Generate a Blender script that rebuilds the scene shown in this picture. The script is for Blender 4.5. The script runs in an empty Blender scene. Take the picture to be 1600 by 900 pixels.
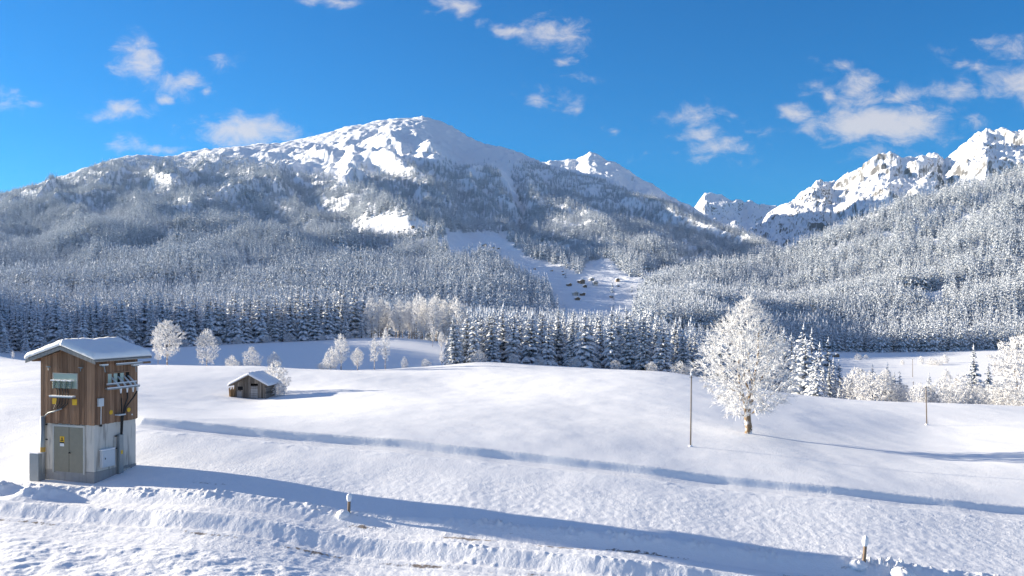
import bpy, math, random
import numpy as np
from mathutils import Vector, Matrix

# ---------------------------------------------------------------- camera, sky, sun, exposure
SC = bpy.context.scene
COL = SC.collection
F, CX, HY, H = 1400.0, 800.0, 480.0, 8.0        # focal length in photo pixels, centre column, horizon row, eye height
cam_d = bpy.data.cameras.new('camera'); cam = bpy.data.objects.new('camera', cam_d); COL.objects.link(cam)
cam_d.sensor_width = 36.0; cam_d.lens = 36.0 * F / 1600.0
cam_d.shift_y = (HY - 450.0) / 1600.0
cam_d.clip_start = 0.5; cam_d.clip_end = 60000.0
cam.location = (0, 0, H); cam.rotation_euler = (math.radians(90), 0, 0)
SC.camera = cam

SUN_AZ, SUN_EL = math.radians(-71.0), math.radians(12.5)     # azimuth from +Y, negative = left
sun_dir = Vector((math.sin(SUN_AZ)*math.cos(SUN_EL), math.cos(SUN_AZ)*math.cos(SUN_EL), math.sin(SUN_EL)))
sun_d = bpy.data.lights.new('sun', 'SUN'); sun = bpy.data.objects.new('sun', sun_d); COL.objects.link(sun)
sun_d.energy = 5.0; sun_d.angle = math.radians(0.53); sun_d.color = (1.0, 0.89, 0.71)
sun.rotation_euler = (-sun_dir).to_track_quat('-Z', 'Y').to_euler()
sun.location = (-60, 20, 60)

world = bpy.data.worlds.new('World'); SC.world = world; world.use_nodes = True
SC.view_settings.view_transform = 'Standard'; SC.view_settings.look = 'None'
SC.view_settings.exposure = 1.43; SC.view_settings.gamma = 1.0; SC.view_settings.use_curve_mapping = False
SC.cycles.use_denoising = True
SC.cycles.max_bounces = 6; SC.cycles.diffuse_bounces = 3; SC.cycles.glossy_bounces = 2

CLOUDS = [  # photo column, row, half width, half height, density
 (225,95,42,34,1),(285,128,32,18,.8),(265,148,14,8,.8),(310,146,15,8,.6),(188,172,48,18,.9),(205,222,32,14,.9),
 (250,235,40,8,.6),(385,207,72,26,1.3),(330,200,25,15,.7),(440,212,40,11,.7),(510,2,40,10,.7),(712,10,35,20,.9),
 (755,40,12,8,.6),(803,48,25,12,.8),(865,55,46,25,.9),(875,98,12,8,.8),(915,122,20,8,.6),(845,150,32,12,.5),
 (960,200,15,8,.7),(890,168,22,16,.4),(990,246,25,8,.5),(1085,180,40,18,.65),(1095,208,32,15,.8),(1120,235,50,18,.7),
 (1145,185,20,8,.4),(1243,175,26,14,1),(1290,140,30,16,.7),(1345,140,42,24,1),(1415,150,34,17,.9),(1490,147,42,17,.8),
 (1520,108,26,14,.6),(1582,130,46,30,1),(1580,73,40,18,.7),(1370,192,108,32,1.4),(1300,105,22,11,.5),(1525,195,25,8,.5),
 (1385,245,50,12,.6),(5,165,22,22,.35),(340,95,22,14,.45),(57,158,14,5,.4),(1475,80,26,10,.4),(1200,205,20,10,.3)]
SKY_STRENGTH, SKY_TINT, CLOUD_COL = 0.08, (0.05, 0.445, 0.82), (3.6, 3.45, 3.5)
def build_sky():
    nt = world.node_tree; N = nt.nodes; L = nt.links; N.clear()
    def nd(t, **kw):
        n = N.new(t)
        for k, v in kw.items(): setattr(n, k, v)
        return n
    def math_(op, a, b=None, clamp=False):
        n = nd('ShaderNodeMath', operation=op, use_clamp=clamp)
        for i, v in enumerate((a, b)):
            if v is None: continue
            if isinstance(v, (int, float)): n.inputs[i].default_value = v
            else: L.new(v, n.inputs[i])
        return n.outputs[0]
    sky = nd('ShaderNodeTexSky', sky_type='NISHITA', sun_disc=False)
    sky.sun_elevation = SUN_EL; sky.sun_rotation = SUN_AZ
    sky.altitude = 900; sky.air_density = 1.0; sky.dust_density = 0.25; sky.ozone_density = 2.2
    tint = nd('ShaderNodeMix', data_type='RGBA', blend_type='MULTIPLY'); tint.inputs[0].default_value = 1.0
    L.new(sky.outputs[0], tint.inputs[6]); tint.inputs[7].default_value = (*SKY_TINT, 1)
    tc = nd('ShaderNodeTexCoord'); sep = nd('ShaderNodeSeparateXYZ'); L.new(tc.outputs['Generated'], sep.inputs[0])
    dy = math_('MAXIMUM', sep.outputs[1], 0.05)
    u = math_('DIVIDE', sep.outputs[0], dy); v = math_('DIVIDE', sep.outputs[2], dy)
    uv = nd('ShaderNodeCombineXYZ'); L.new(u, uv.inputs[0]); L.new(v, uv.inputs[1])
    # warp the cloud coordinates so the outlines fray
    wn = nd('ShaderNodeTexNoise'); wn.inputs['Scale'].default_value = 22; wn.inputs['Detail'].default_value = 5
    L.new(uv.outputs[0], wn.inputs['Vector'])
    ws = nd('ShaderNodeVectorMath', operation='SUBTRACT'); L.new(wn.outputs['Color'], ws.inputs[0]); ws.inputs[1].default_value = (.5, .5, .5)
    wm = nd('ShaderNodeVectorMath', operation='MULTIPLY'); L.new(ws.outputs[0], wm.inputs[0]); wm.inputs[1].default_value = (.055, .03, 0)
    wa = nd('ShaderNodeVectorMath', operation='ADD'); L.new(uv.outputs[0], wa.inputs[0]); L.new(wm.outputs[0], wa.inputs[1])
    best = None
    for px, py, rx, ry, s in CLOUDS:
        sb = nd('ShaderNodeVectorMath', operation='SUBTRACT'); L.new(wa.outputs[0], sb.inputs[0])
        sb.inputs[1].default_value = ((px-CX)/F, (HY-py)/F, 0)
        ml = nd('ShaderNodeVectorMath', operation='MULTIPLY'); L.new(sb.outputs[0], ml.inputs[0])
        ml.inputs[1].default_value = (F/rx/1.35, F/ry/1.35, 0)
        ln = nd('ShaderNodeVectorMath', operation='LENGTH'); L.new(ml.outputs[0], ln.inputs[0])
        b = math_('MULTIPLY', math_('SUBTRACT', 1.0, ln.outputs['Value']), float(s))
        best = b if best is None else math_('MAXIMUM', best, b)
    mp = nd('ShaderNodeVectorMath', operation='MULTIPLY'); L.new(uv.outputs[0], mp.inputs[0]); mp.inputs[1].default_value = (1.0, 1.7, 1)
    n1 = nd('ShaderNodeTexNoise'); n1.inputs['Scale'].default_value = 30; n1.inputs['Detail'].default_value = 9
    n1.inputs['Roughness'].default_value = .68; n1.inputs['Distortion'].default_value = .4
    L.new(mp.outputs[0], n1.inputs['Vector'])
    nz = math_('MULTIPLY', math_('SUBTRACT', n1.outputs['Fac'], 0.5), 2.3)
    d = math_('ADD', best, nz)
    ms = nd('ShaderNodeMapRange', interpolation_type='SMOOTHSTEP'); L.new(d, ms.inputs[0])
    ms.inputs[1].default_value = 0.0; ms.inputs[2].default_value = 1.15
    gate = math_('GREATER_THAN', best, -0.25)
    front = math_('GREATER_THAN', sep.outputs[1], 0.2)
    fac = math_('MULTIPLY', math_('MULTIPLY', math_('MULTIPLY', ms.outputs[0], gate), front), 0.80)
    # unseen clouds added overhead and behind the camera to brighten the shadows
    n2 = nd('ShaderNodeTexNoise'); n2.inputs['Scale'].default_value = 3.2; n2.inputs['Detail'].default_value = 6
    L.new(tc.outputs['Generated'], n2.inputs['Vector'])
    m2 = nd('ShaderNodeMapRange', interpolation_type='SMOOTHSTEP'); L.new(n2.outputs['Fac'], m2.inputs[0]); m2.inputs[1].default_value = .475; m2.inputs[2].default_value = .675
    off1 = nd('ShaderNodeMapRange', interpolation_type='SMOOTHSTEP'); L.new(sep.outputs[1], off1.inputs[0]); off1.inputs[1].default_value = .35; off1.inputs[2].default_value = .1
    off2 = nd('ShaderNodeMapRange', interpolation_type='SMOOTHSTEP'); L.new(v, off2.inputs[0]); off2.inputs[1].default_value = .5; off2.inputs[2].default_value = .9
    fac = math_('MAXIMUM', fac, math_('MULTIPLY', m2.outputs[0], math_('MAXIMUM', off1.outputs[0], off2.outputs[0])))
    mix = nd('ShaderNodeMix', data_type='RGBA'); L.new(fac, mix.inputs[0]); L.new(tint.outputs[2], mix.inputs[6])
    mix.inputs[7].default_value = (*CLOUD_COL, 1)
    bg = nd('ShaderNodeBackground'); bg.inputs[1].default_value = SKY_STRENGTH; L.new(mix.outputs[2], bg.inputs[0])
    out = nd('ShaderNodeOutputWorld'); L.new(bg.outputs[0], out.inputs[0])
build_sky()

# ---------------------------------------------------------------- helpers
rng = np.random.default_rng(7)
random.seed(11)
def smooth(a, b, x):
    t = np.clip((x - a) / (b - a), 0, 1); return t*t*(3 - 2*t)
def _hash(i, j, s):
    h = (i.astype(np.int64)*374761393 + j.astype(np.int64)*668265263 + s*974634533) & 0x7fffffff
    h = ((h ^ (h >> 13)) * 1274126177) & 0x7fffffff
    return ((h ^ (h >> 16)) & 0xffff) / 65535.0 * 2*math.pi
def perlin(x, y, s=0):
    xi = np.floor(x); yi = np.floor(y); xf = x - xi; yf = y - yi
    u = xf*xf*xf*(xf*(xf*6-15)+10); v = yf*yf*yf*(yf*(yf*6-15)+10)
    def g(a, b):
        t = _hash(xi+a, yi+b, s); return np.cos(t)*(xf-a) + np.sin(t)*(yf-b)
    n0 = g(0, 0)*(1-u) + g(1, 0)*u; n1 = g(0, 1)*(1-u) + g(1, 1)*u
    return (n0*(1-v) + n1*v) * 1.5
def fbm(x, y, o=4, s=0, g=.5):
    r = 0; a = 1; t = 0
    for k in range(o):
        r = r + a*perlin(x, y, s+k*17); t += a; a *= g; x = x*2.03+5.1; y = y*2.03-3.7
    return r/t
def ridged(x, y, o=4, s=0, g=.5):
    r = 0; a = 1; t = 0
    for k in range(o):
        n = 1 - np.abs(perlin(x, y, s+k*13)); r = r + a*n*n; t += a; a *= g; x = x*2.1+3.3; y = y*2.1+1.9
    return r/t
def tag(o, label=None, cat=None, group=None, kind=None):
    for k, v in (('label', label), ('category', cat), ('group', group), ('kind', kind)):
        if v: o[k] = v
    return o
def link(o, parent=None):
    COL.objects.link(o)
    if parent is not None: o.parent = parent
    return o
def empty(name, loc, rz=0):
    o = bpy.data.objects.new(name, None); o.empty_display_size = .3
    o.location = loc; o.rotation_euler = (0, 0, rz); return link(o)
def mesh_np(name, verts, faces, mats, attrs=None, smooth_=True, mat_idx=None):
    """faces: (n,3) or (n,4) int array, or a list of such arrays"""
    me = bpy.data.meshes.new(name)
    fl = faces if isinstance(faces, list) else [faces]
    fl = [np.asarray(f) for f in fl if len(f)]
    verts = np.asarray(verts, dtype=np.float32)
    me.vertices.add(len(verts)); me.vertices.foreach_set('co', verts.ravel())
    loops = np.concatenate([f.ravel() for f in fl]).astype(np.int32)
    tot = np.concatenate([np.full(len(f), f.shape[1]) for f in fl]).astype(np.int32)
    st = np.concatenate([[0], np.cumsum(tot)[:-1]]).astype(np.int32)
    me.loops.add(len(loops)); me.loops.foreach_set('vertex_index', loops)
    me.polygons.add(len(tot)); me.polygons.foreach_set('loop_start', st); me.polygons.foreach_set('loop_total', tot)
    me.polygons.foreach_set('use_smooth', np.full(len(tot), smooth_))
    for m in (mats if isinstance(mats, (list, tuple)) else [mats]): me.materials.append(m)
    if mat_idx is not None: me.polygons.foreach_set('material_index', np.asarray(mat_idx, dtype=np.int32))
    for k, v in (attrs or {}).items():
        a = me.attributes.new(k, 'FLOAT', 'POINT'); a.data.foreach_set('value', np.asarray(v, dtype=np.float32))
    me.update(calc_edges=True); me.validate()
    return me
def grid_faces(nr, nc):
    i = np.arange((nr-1)*(nc-1)); r = i//(nc-1); c = i % (nc-1); a = r*nc + c
    return np.stack([a, a+1, a+nc+1, a+nc], 1)
class MB:
    """collects boxes, tubes and prisms and links them as one mesh object"""
    def __init__(s): s.v = []; s.f = []
    def add(s, vs, fs):
        b = len(s.v); s.v += [tuple(v) for v in vs]; s.f += [tuple(i+b for i in f) for f in fs]; return s
    def box(s, x0, x1, y0, y1, z0, z1, M=None):
        vs = [Vector((x, y, z)) for z in (z0, z1) for y in (y0, y1) for x in (x0, x1)]
        if M is not None: vs = [M @ v for v in vs]
        return s.add(vs, [(0,2,3,1),(4,5,7,6),(0,1,5,4),(2,6,7,3),(0,4,6,2),(1,3,7,5)])
    def tube(s, pts, r, n=8, caps=True):
        pts = [Vector(p) for p in pts]; rs = r if isinstance(r, (list, tuple)) else [r]*len(pts)
        rings = []
        for i, p in enumerate(pts):
            d = (pts[min(i+1, len(pts)-1)] - pts[max(i-1, 0)]).normalized()
            a = d.orthogonal().normalized() if abs(d.z) > .95 else d.cross(Vector((0, 0, 1))).normalized()
            b = d.cross(a)
            rings.append([p + (a*math.cos(t) + b*math.sin(t))*rs[i] for t in [2*math.pi*k/n for k in range(n)]])
        vs = [v for R in rings for v in R]; fs = []
        for i in range(len(pts)-1):
            for k in range(n): fs.append((i*n+k, i*n+(k+1) % n, (i+1)*n+(k+1) % n, (i+1)*n+k))
        if caps: fs += [tuple(range(n-1, -1, -1)), tuple((len(pts)-1)*n+k for k in range(n))]
        return s.add(vs, fs)
    def prism(s, poly, y0, y1):
        """polygon in the xz plane swept along y"""
        n = len(poly); vs = [(x, y0, z) for x, z in poly] + [(x, y1, z) for x, z in poly]
        fs = [tuple(range(n)), tuple(range(2*n-1, n-1, -1))] + [(k, k+n, (k+1) % n+n, (k+1) % n) for k in range(n)]
        return s.add(vs, fs)
    def build(s, name, mat, parent=None, bevel=0, smooth_=False):
        import bmesh
        me = bpy.data.meshes.new(name); me.from_pydata(s.v, [], s.f)
        bm = bmesh.new(); bm.from_mesh(me); bmesh.ops.recalc_face_normals(bm, faces=bm.faces); bm.to_mesh(me); bm.free()
        me.materials.append(mat)
        if smooth_: me.polygons.foreach_set('use_smooth', [True]*len(me.polygons))
        o = link(bpy.data.objects.new(name, me), parent)
        if bevel:
            m = o.modifiers.new('bevel', 'BEVEL'); m.width = bevel; m.segments = 2; m.limit_method = 'ANGLE'
        return o

# ---------------------------------------------------------------- materials
class Mat:
    def __init__(s, name, rough=.8, spec=.3):
        s.m = bpy.data.materials.new(name); s.m.use_nodes = True; s.nt = s.m.node_tree
        s.b = s.nt.nodes['Principled BSDF']; s.b.inputs['Roughness'].default_value = rough
        s.b.inputs['Specular IOR Level'].default_value = spec
    def n(s, t, **kw):
        n = s.nt.nodes.new(t)
        for k, v in kw.items(): setattr(n, k, v)
        return n
    def l(s, a, b): s.nt.links.new(a, b)
    def val(s, sock, v):
        if isinstance(v, (int, float)): sock.default_value = v
        elif isinstance(v, tuple): sock.default_value = v if len(v) == len(sock.default_value) else (*v, 1)
        else: s.l(v, sock)
    def math(s, op, a, b=0.0, clamp=False):
        n = s.n('ShaderNodeMath', operation=op, use_clamp=clamp); s.val(n.inputs[0], a); s.val(n.inputs[1], b); return n.outputs[0]
    def noise(s, scale, detail=4, coord='Object', rough=.5, vec=(1, 1, 1), dist=0):
        tc = s.n('ShaderNodeTexCoord'); mp = s.n('ShaderNodeMapping'); mp.inputs['Scale'].default_value = vec
        s.l(tc.outputs[coord], mp.inputs[0]); n = s.n('ShaderNodeTexNoise')
        n.inputs['Scale'].default_value = scale; n.inputs['Detail'].default_value = detail; n.inputs['Roughness'].default_value = rough
        n.inputs['Distortion'].default_value = dist
        s.l(mp.outputs[0], n.inputs['Vector']); return n.outputs['Fac']
    def ramp(s, f, a, b):
        n = s.n('ShaderNodeMapRange', interpolation_type='SMOOTHSTEP'); s.l(f, n.inputs[0]); n.inputs[1].default_value = a; n.inputs[2].default_value = b
        return n.outputs[0]
    def mix(s, f, a, b):
        n = s.n('ShaderNodeMix', data_type='RGBA'); s.val(n.inputs[0], f); s.val(n.inputs[6], a); s.val(n.inputs[7], b); return n.outputs[2]
    def attr(s, name):
        n = s.n('ShaderNodeAttribute', attribute_name=name); return n.outputs['Fac']
    def color(s, c): s.val(s.b.inputs['Base Color'], c); return s
    def bump(s, h, dist, strength=1.0, prev=None):
        n = s.n('ShaderNodeBump'); s.l(h, n.inputs['Height']); n.inputs['Distance'].default_value = dist; n.inputs['Strength'].default_value = strength
        if prev is not None: s.l(prev, n.inputs['Normal'])
        s.l(n.outputs[0], s.b.inputs['Normal']); return n.outputs[0]
SNOW = (.86, .88, .92)
def mat_snow_ground():
    m = Mat('snow ground', .75, .25)
    n = m.noise(.9, 5); dirt = m.attr('dirt')
    c = m.mix(m.ramp(n, .35, .7), (.885, .885, .895), (.855, .865, .885))
    g = m.noise(5, 5, rough=.65); d = m.ramp(m.math('ADD', dirt, m.math('MULTIPLY', m.math('SUBTRACT', g, .5), 1.1)), .42, .62)
    m.color(m.mix(d, c, m.mix(m.noise(9, 3), (.17, .13, .10), (.36, .31, .27))))
    calm = m.math('ADD', .25, m.math('MULTIPLY', m.ramp(m.noise(.16, 4, vec=(1, .7, 1)), .36, .6), .75))
    p = m.bump(m.math('MULTIPLY', m.noise(7.0, 3, rough=.6, dist=1.2), calm), .036, .75)
    p = m.bump(m.noise(11, 4, rough=.6), .022, .6, p)
    return m.m
def mat_snow_plain(name='settled snow', d=.03, sc=6):
    m = Mat(name, .7, .25); m.color(m.mix(m.noise(3, 3), (.885, .885, .895), (.855, .865, .885))); m.bump(m.noise(sc, 4), d, .5); return m.m
def mat_mountain(rock_lo, rock_hi, sc):
    """snow with bare rock where the slope is too steep to hold it"""
    m = Mat('mountain snow and rock', .85, .1)
    ge = m.n('ShaderNodeNewGeometry'); sp = m.n('ShaderNodeSeparateXYZ'); m.l(ge.outputs['True Normal'], sp.inputs[0])
    n = m.noise(sc, 8, rough=.62)
    k = m.math('ADD', sp.outputs[2], m.math('MULTIPLY', m.math('SUBTRACT', n, .5), .42))
    m.color(m.mix(m.ramp(k, rock_lo, rock_hi), m.mix(m.noise(sc*3, 4), (.10, .10, .105), (.22, .21, .20)), (.87, .885, .92)))
    m.bump(m.noise(sc*1.5, 9, rough=.62), 1.0/sc*.55, .35)
    return m.m
def mat_conifer(name, frost, lo, hi):
    """dark needles, hoar frost, and snow lying on the top of every bough (attribute snow = height on the bough's back)"""
    m = Mat(name, .85, .1)
    s = m.attr('snow'); oi = m.n('ShaderNodeObjectInfo')
    n = m.noise(3.5, 3)
    k = m.math('ADD', s, m.math('ADD', m.math('MULTIPLY', m.math('SUBTRACT', n, .5), .9), m.math('MULTIPLY', m.math('SUBTRACT', oi.outputs['Random'], .5), .25)))
    needles = m.mix(m.math('MULTIPLY', m.noise(7, 3), frost*2, True), (.020, .032, .026), (.58, .64, .72))
    m.color(m.mix(m.ramp(k, lo, hi), needles, (.86, .875, .905)))
    return m.m
def mat_twig():
    m = Mat('frosted twigs', .8, .15); m.color(m.mix(m.ramp(m.noise(2.6, 5, rough=.6), .28, .48), (.36, .32, .28), (.885, .88, .88))); return m.m
def mat_bark(name='bark', frost=.45, a=(.16, .115, .075), b=(.30, .22, .15)):
    m = Mat(name, .9, .1); c = m.mix(m.noise(6, 4, vec=(1, 1, .25)), a, b)
    m.color(m.mix(m.ramp(m.noise(2.5, 5), 1-frost-.08, 1-frost+.08), c, (.86, .86, .87))); m.bump(m.noise(9, 5, vec=(1, 1, .3)), .03, .7); return m.m
def mat_wood(name, a, b, sc=1.0, frost=0):
    m = Mat(name, .85, .15)
    t = m.noise(3.0*sc, 5, vec=(3, 3, .22)); g = m.noise(16*sc, 4, vec=(3, 3, .06))
    isl = m.n('ShaderNodeNewGeometry').outputs['Random Per Island']
    f = m.math('ADD', m.math('MULTIPLY', t, .55), m.math('ADD', m.math('MULTIPLY', g, .4), m.math('MULTIPLY', m.math('SUBTRACT', isl, .5), .38)), True)
    m.color(m.mix(m.ramp(f, .2, .85), a, b)); m.bump(g, .01, .5); return m.m
def mat_concrete(name, a, b, streak=.5):
    m = Mat(name, .85, .2)
    n = m.noise(1.3, 6, rough=.6); s = m.noise(2.2, 5, vec=(2.5, 2.5, .28))
    c = m.mix(n, a, b); m.color(m.mix(m.math('MULTIPLY', m.ramp(s, .50, .68), streak), c, (.16, .15, .14))); m.bump(m.noise(14, 4), .01, .4); return m.m
def mat_paint(name, c, rough=.5, var=.12, metal=0):
    m = Mat(name, rough, .4); d = tuple(x*(1-var*2.2) for x in c)
    m.color(m.mix(m.noise(4, 5, rough=.65), d, c)); m.b.inputs['Metallic'].default_value = metal; m.bump(m.noise(20, 3), .004, .3); return m.m

M_GROUND = mat_snow_ground()
M_SNOW = mat_snow_plain()
M_MASSIF = mat_mountain(.20, .36, .012)
M_ALP = mat_mountain(.42, .60, .008)
M_FOREST_FLOOR = mat_mountain(.05, .2, .02)
M_SPRUCE = mat_conifer('snow-laden spruce boughs', .60, .22, .50)
M_SPRUCE_WHITE = mat_conifer('heavily frosted spruce boughs', .45, .22, .55)
M_SPRUCE_FAR = mat_conifer('far frosted forest', .64, .35, .84)
M_TWIG = mat_twig(); M_BARK = mat_bark(); M_TRUNK = mat_bark('frosted dark trunk', .3, (.05, .04, .032), (.12, .095, .075))
M_LIMB = mat_bark('snowy limbs', .45)

# ---------------------------------------------------------------- ground shape
def W(px, py, Y): return ((px-CX)/F*Y, Y, H + (HY-py)/F*Y)
GC = [(0,900,27),(400,900,27.5),(800,900,29.5),(1200,900,31),(1600,900,32.5),(-200,797,37.5),(0,797,35.8),(540,852,32.8),(1040,890,30.7),
 (147,756,41),(545,806,36.4),(1350,889,31.9),(0,700,49.5),(-300,690,52),(220,662,53),(610,697,49.8),(1000,738,46.3),(1300,770,44.2),(1600,800,42.8),(1900,830,41.5),
 (0,640,60),(0,622,70),(-300,615,74),(395,623,100),(200,600,105),(1079,701,55.4),(1168,678,63),(1600,720,56),(1600,680,72),(1448,664,82),(1900,700,62),
 (600,640,70),(800,650,66),(800,610,98),(600,605,105),(690,595,118),(1000,620,86),
 (750,566,150),(700,570,146),(620,576,142),(500,577,140),(400,572,138),(250,570,138),(70,566,150),(0,557,168),(-250,552,170),
 (850,571,152),(950,577,148),(1060,584,142),(1140,598,130),(1240,617,114),(1320,626,106),(1400,631,101),(1500,635,98),(1600,640,96),(1900,655,90)]
GZ = [(-.40,192,-6.4),(-.2,195,-7.0),(-.55,200,-4.6),(-.8,200,-3),(-.1,200,-6.6),(0,185,-4.0),(.1,185,-4.6),(.2,180,-6.2),
 (0,240,-7),(.1,240,-8.5),(.2,240,-10.5),(-.08,250,-5.8)]
for q in ((450,543,262),(600,528,336),(655,531,322),(690,545,285),(480,533,325),(100,546,268),(300,541,298),(0,548,258),(-250,549,240),(560,541,272),(250,553,240)):
    GC.append(q)
GZ += [(-.55,480,1),(-.3,480,-1),(-.15,480,-4),(0,420,-12),(-.55,640,10),(-.3,640,7),(-.1,640,0),(.1,420,-16),(.1,700,-10),(.0,650,-8),(-.9,640,28),(-.95,330,48),(-.75,220,13),(-.75,300,24),(-.95,230,33),(-.655,270,5),(-.75,400,27),(-.95,450,46),(-.58,300,-4),(-.58,250,-4.5),(-.575,400,-1),  # includes an unseen hill off to the left, raised to shade the hollow
 (.25,170,-9),(.35,160,-9),(.45,150,-9),(.57,145,-9),(.9,140,-9),(.3,230,-17),(.45,230,-20),(.57,230,-21),(.9,230,-21),
 (.25,330,-25),(.35,350,-30),(.57,350,-30),(.9,350,-30),(.3,600,-30),(.57,600,-30),(.9,600,-30),(.3,900,-30),(.57,900,-30),(.15,900,-12),(0,900,-6),(.9,900,-30),
 (-.9,60,1.5),(-.9,100,2),(.9,60,-3),(.9,30,-2.5),(-.9,30,.5),(-.9,20,.5),(0,20,-.4),(.9,20,-1.6),(0,14,-.3),(-.9,14,.5),(.9,14,-1.5),(-.9,900,12),(-.4,900,10),(-.1,900,0)]
_pts = [(x/Y, math.log(Y), z) for x, Y, z in (W(*q) for q in GC)] + [(u, math.log(Y), z) for u, Y, z in GZ]
_P = np.array(_pts)
def _phi(r2): return .5*r2*np.log(r2 + 1e-12)
def _key(u, l): return np.stack([np.asarray(u)*2.2, np.asarray(l)], -1)
_K = _key(_P[:, 0], _P[:, 1])
def _solve():
    n = len(_K); d2 = ((_K[:, None]-_K[None])**2).sum(-1); A = np.zeros((n+3, n+3)); A[:n, :n] = _phi(d2) + np.eye(n)*1e-4
    A[:n, n] = 1; A[:n, n+1:] = _K; A[n:, :n] = A[:n, n:].T
    b = np.zeros(n+3); b[:n] = _P[:, 2]; return np.linalg.solve(A, b)
_Wt = _solve()
def base_z(X, Y):
    X = np.asarray(X, float); Y = np.asarray(Y, float); sh = X.shape
    Yc = np.clip(Y, 12, 900).ravel(); u = np.clip((X.ravel()/np.maximum(Y.ravel(), 12)), -.95, .95)
    k = _key(u, np.log(Yc)); out = np.full(len(k), _Wt[-3]) + k @ _Wt[-2:]
    for i in range(len(_K)):
        d2 = ((k - _K[i])**2).sum(-1); out += _Wt[i]*_phi(d2)
    return out.reshape(sh)
RD = (.9755, -.2200); RN = (.2200, .9755)                           # along the road, and across it away from the eye
LINE = [np.array(W(px, py, Y)[:2]) for px, py, Y in ((-200,612,74),(0,624,62),(220,662,53),(610,697,49.8),(1000,738,46.3),(1300,770,44.2),(1600,800,42.8),(1900,830,41.5))]
def line_dist(X, Y):
    """signed distance to the terrace edge (positive = beyond it) and how far along it"""
    best = np.full(X.shape, 1e9); sg = np.zeros(X.shape); al = np.zeros(X.shape); t0 = 0
    for a, b in zip(LINE[:-1], LINE[1:]):
        d = b-a; Ln = np.hypot(*d); d = d/Ln
        t = np.clip((X-a[0])*d[0] + (Y-a[1])*d[1], 0, Ln); ex = X-a[0]-d[0]*t; ey = Y-a[1]-d[1]*t
        r = np.hypot(ex, ey); s = np.sign(-d[1]*ex + d[0]*ey); m = r < best
        best = np.where(m, r, best); sg = np.where(m, s, sg); al = np.where(m, t0+t, al); t0 += Ln
    return best*sg, al
def detail_z(X, Y):
    near = 1 - smooth(150, 300, Y)
    al = X*RD[0] + Y*RD[1]; v = X*RN[0] + Y*RN[1]
    w = fbm(al/5.0, v/9.0, 3, 5)*.28 + fbm(al/.7, v/2.5, 3, 6)*.03
    ve = v + w
    dz = np.zeros(X.shape)
    close = (Y < 60)
    # rolling field, then small drift relief
    dz += near*(.12*fbm(X/9, Y/14, 3, 1) + .022*fbm(X/2.2, Y/3.5, 3, 2))
    dz += np.where(close, .020*fbm(X/.36, Y/.5, 3, 3)*(1-smooth(38, 48, Y)), 0)
    # lower ploughed lane, bank, upper lane, berm
    low = 1 - smooth(30.75, 31.6, ve)
    dz -= .40*low
    lane = smooth(28.0, 28.6, v)*(1 - smooth(30.3, 30.7, v))
    curb = np.exp(-((v-30.55)/.18)**2)*.07; dz += curb
    for tv, td in ((28.75, .05), (29.0, .035), (29.95, .05), (30.22, .035)):                # tyre tracks on the cleared lane
        dz -= td*lane*np.exp(-((v-tv-.10*fbm(al/11, v*0, 2, 35))/.085)**2)
    upper = smooth(31.7, 32.1, v)*(1 - smooth(33.3, 33.7, v))
    dz -= .12*smooth(31.9, 32.3, v)*(1 - smooth(33.3, 33.9, v))
    lump = np.maximum(0, fbm(al/.5, v/.45, 4, 8)+.15)*.8 + .25*np.maximum(0, fbm(al/2.2, v/1.5, 2, 9))
    crumb = np.maximum(0, fbm(al/.22, v/.22, 3, 14)+.02)*np.clip(.35+1.3*fbm(al/2.5, v*0, 2, 15), 0, 1)
    dz += np.exp(-((ve-31.62)/.20)**2)*(.05+.16*crumb)                # clods along the bank's lip
    dz += np.exp(-((v-30.95)/.22)**2)*.08*crumb
    dz += np.exp(-((ve-34.25)/.42)**2)*(.15+.10*lump+.42*crumb)*(1+.6*smooth(-12, 4, al))   # berm on the far side
    rough = (1 - smooth(27.6, 28.6, v + w*2))
    dz += rough*(.05 + .085*fbm(X/.8, Y/.7, 4, 12) + .09*fbm(X/2.6, Y/1.6, 2, 13))
    # ruts in the upper lane
    dz -= .05*upper*(np.exp(-((v-32.35-w*.3)/.16)**2) + np.exp(-((v-33.2-w*.3)/.16)**2))
    # terrace edge across the field
    d, t = line_dist(X, Y)
    d = d + .05*fbm(X/2.0, Y/2.0, 2, 20) + .22*fbm(t/9, t*0, 2, 23)
    hgt = np.interp(t, [0, 30, 40, 70, 90, 120], [0, 0, .42, .34, .22, .15])
    prof = smooth(-.19, .19, d)*np.exp(-np.maximum(d, 0)/9.0) - (1-smooth(-.45, .45, d))*.0
    dz += hgt*prof
    dz -= .22*np.exp(-((d+.75)/.6)**2)*np.clip((hgt-.12)/.3, 0, 1)
    dz += np.exp(-((d+2.2)/.8)**2)*(.02 + .06*np.maximum(0, fbm(X/.9, Y/.9, 3, 21)-.05))*.8
    # pads and heaps by the tower and the marker posts
    tx, ty = X+20.6, Y-38.9
    dz += .55*np.exp(-(tx/.9)**2 - (ty/.55)**2)*(.75+.9*lump)
    dz += .45*np.exp(-((X+22.9)/.7)**2 - ((Y-39.6)/.5)**2)*(.6+1.1*lump)
    dirt = np.zeros(X.shape)
    dn = fbm(al/2.2, v/.5, 3, 31)
    dirt += .5*np.exp(-((v-30.35)/.13)**2)*(.75+.8*dn) + .40*(np.exp(-((v-32.35-w*.3)/.12)**2) + np.exp(-((v-33.2-w*.3)/.12)**2))*(.6+.9*fbm(al/3.5, v/.6, 3, 33)) + .22*lane*(.5+fbm(al/4, v/.25, 3, 34))                   # scraped line under the bank
    dirt += .55*np.exp(-((v-33.65)/.22)**2)*np.clip(.1 + 1.6*dn, 0, 1)
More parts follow.
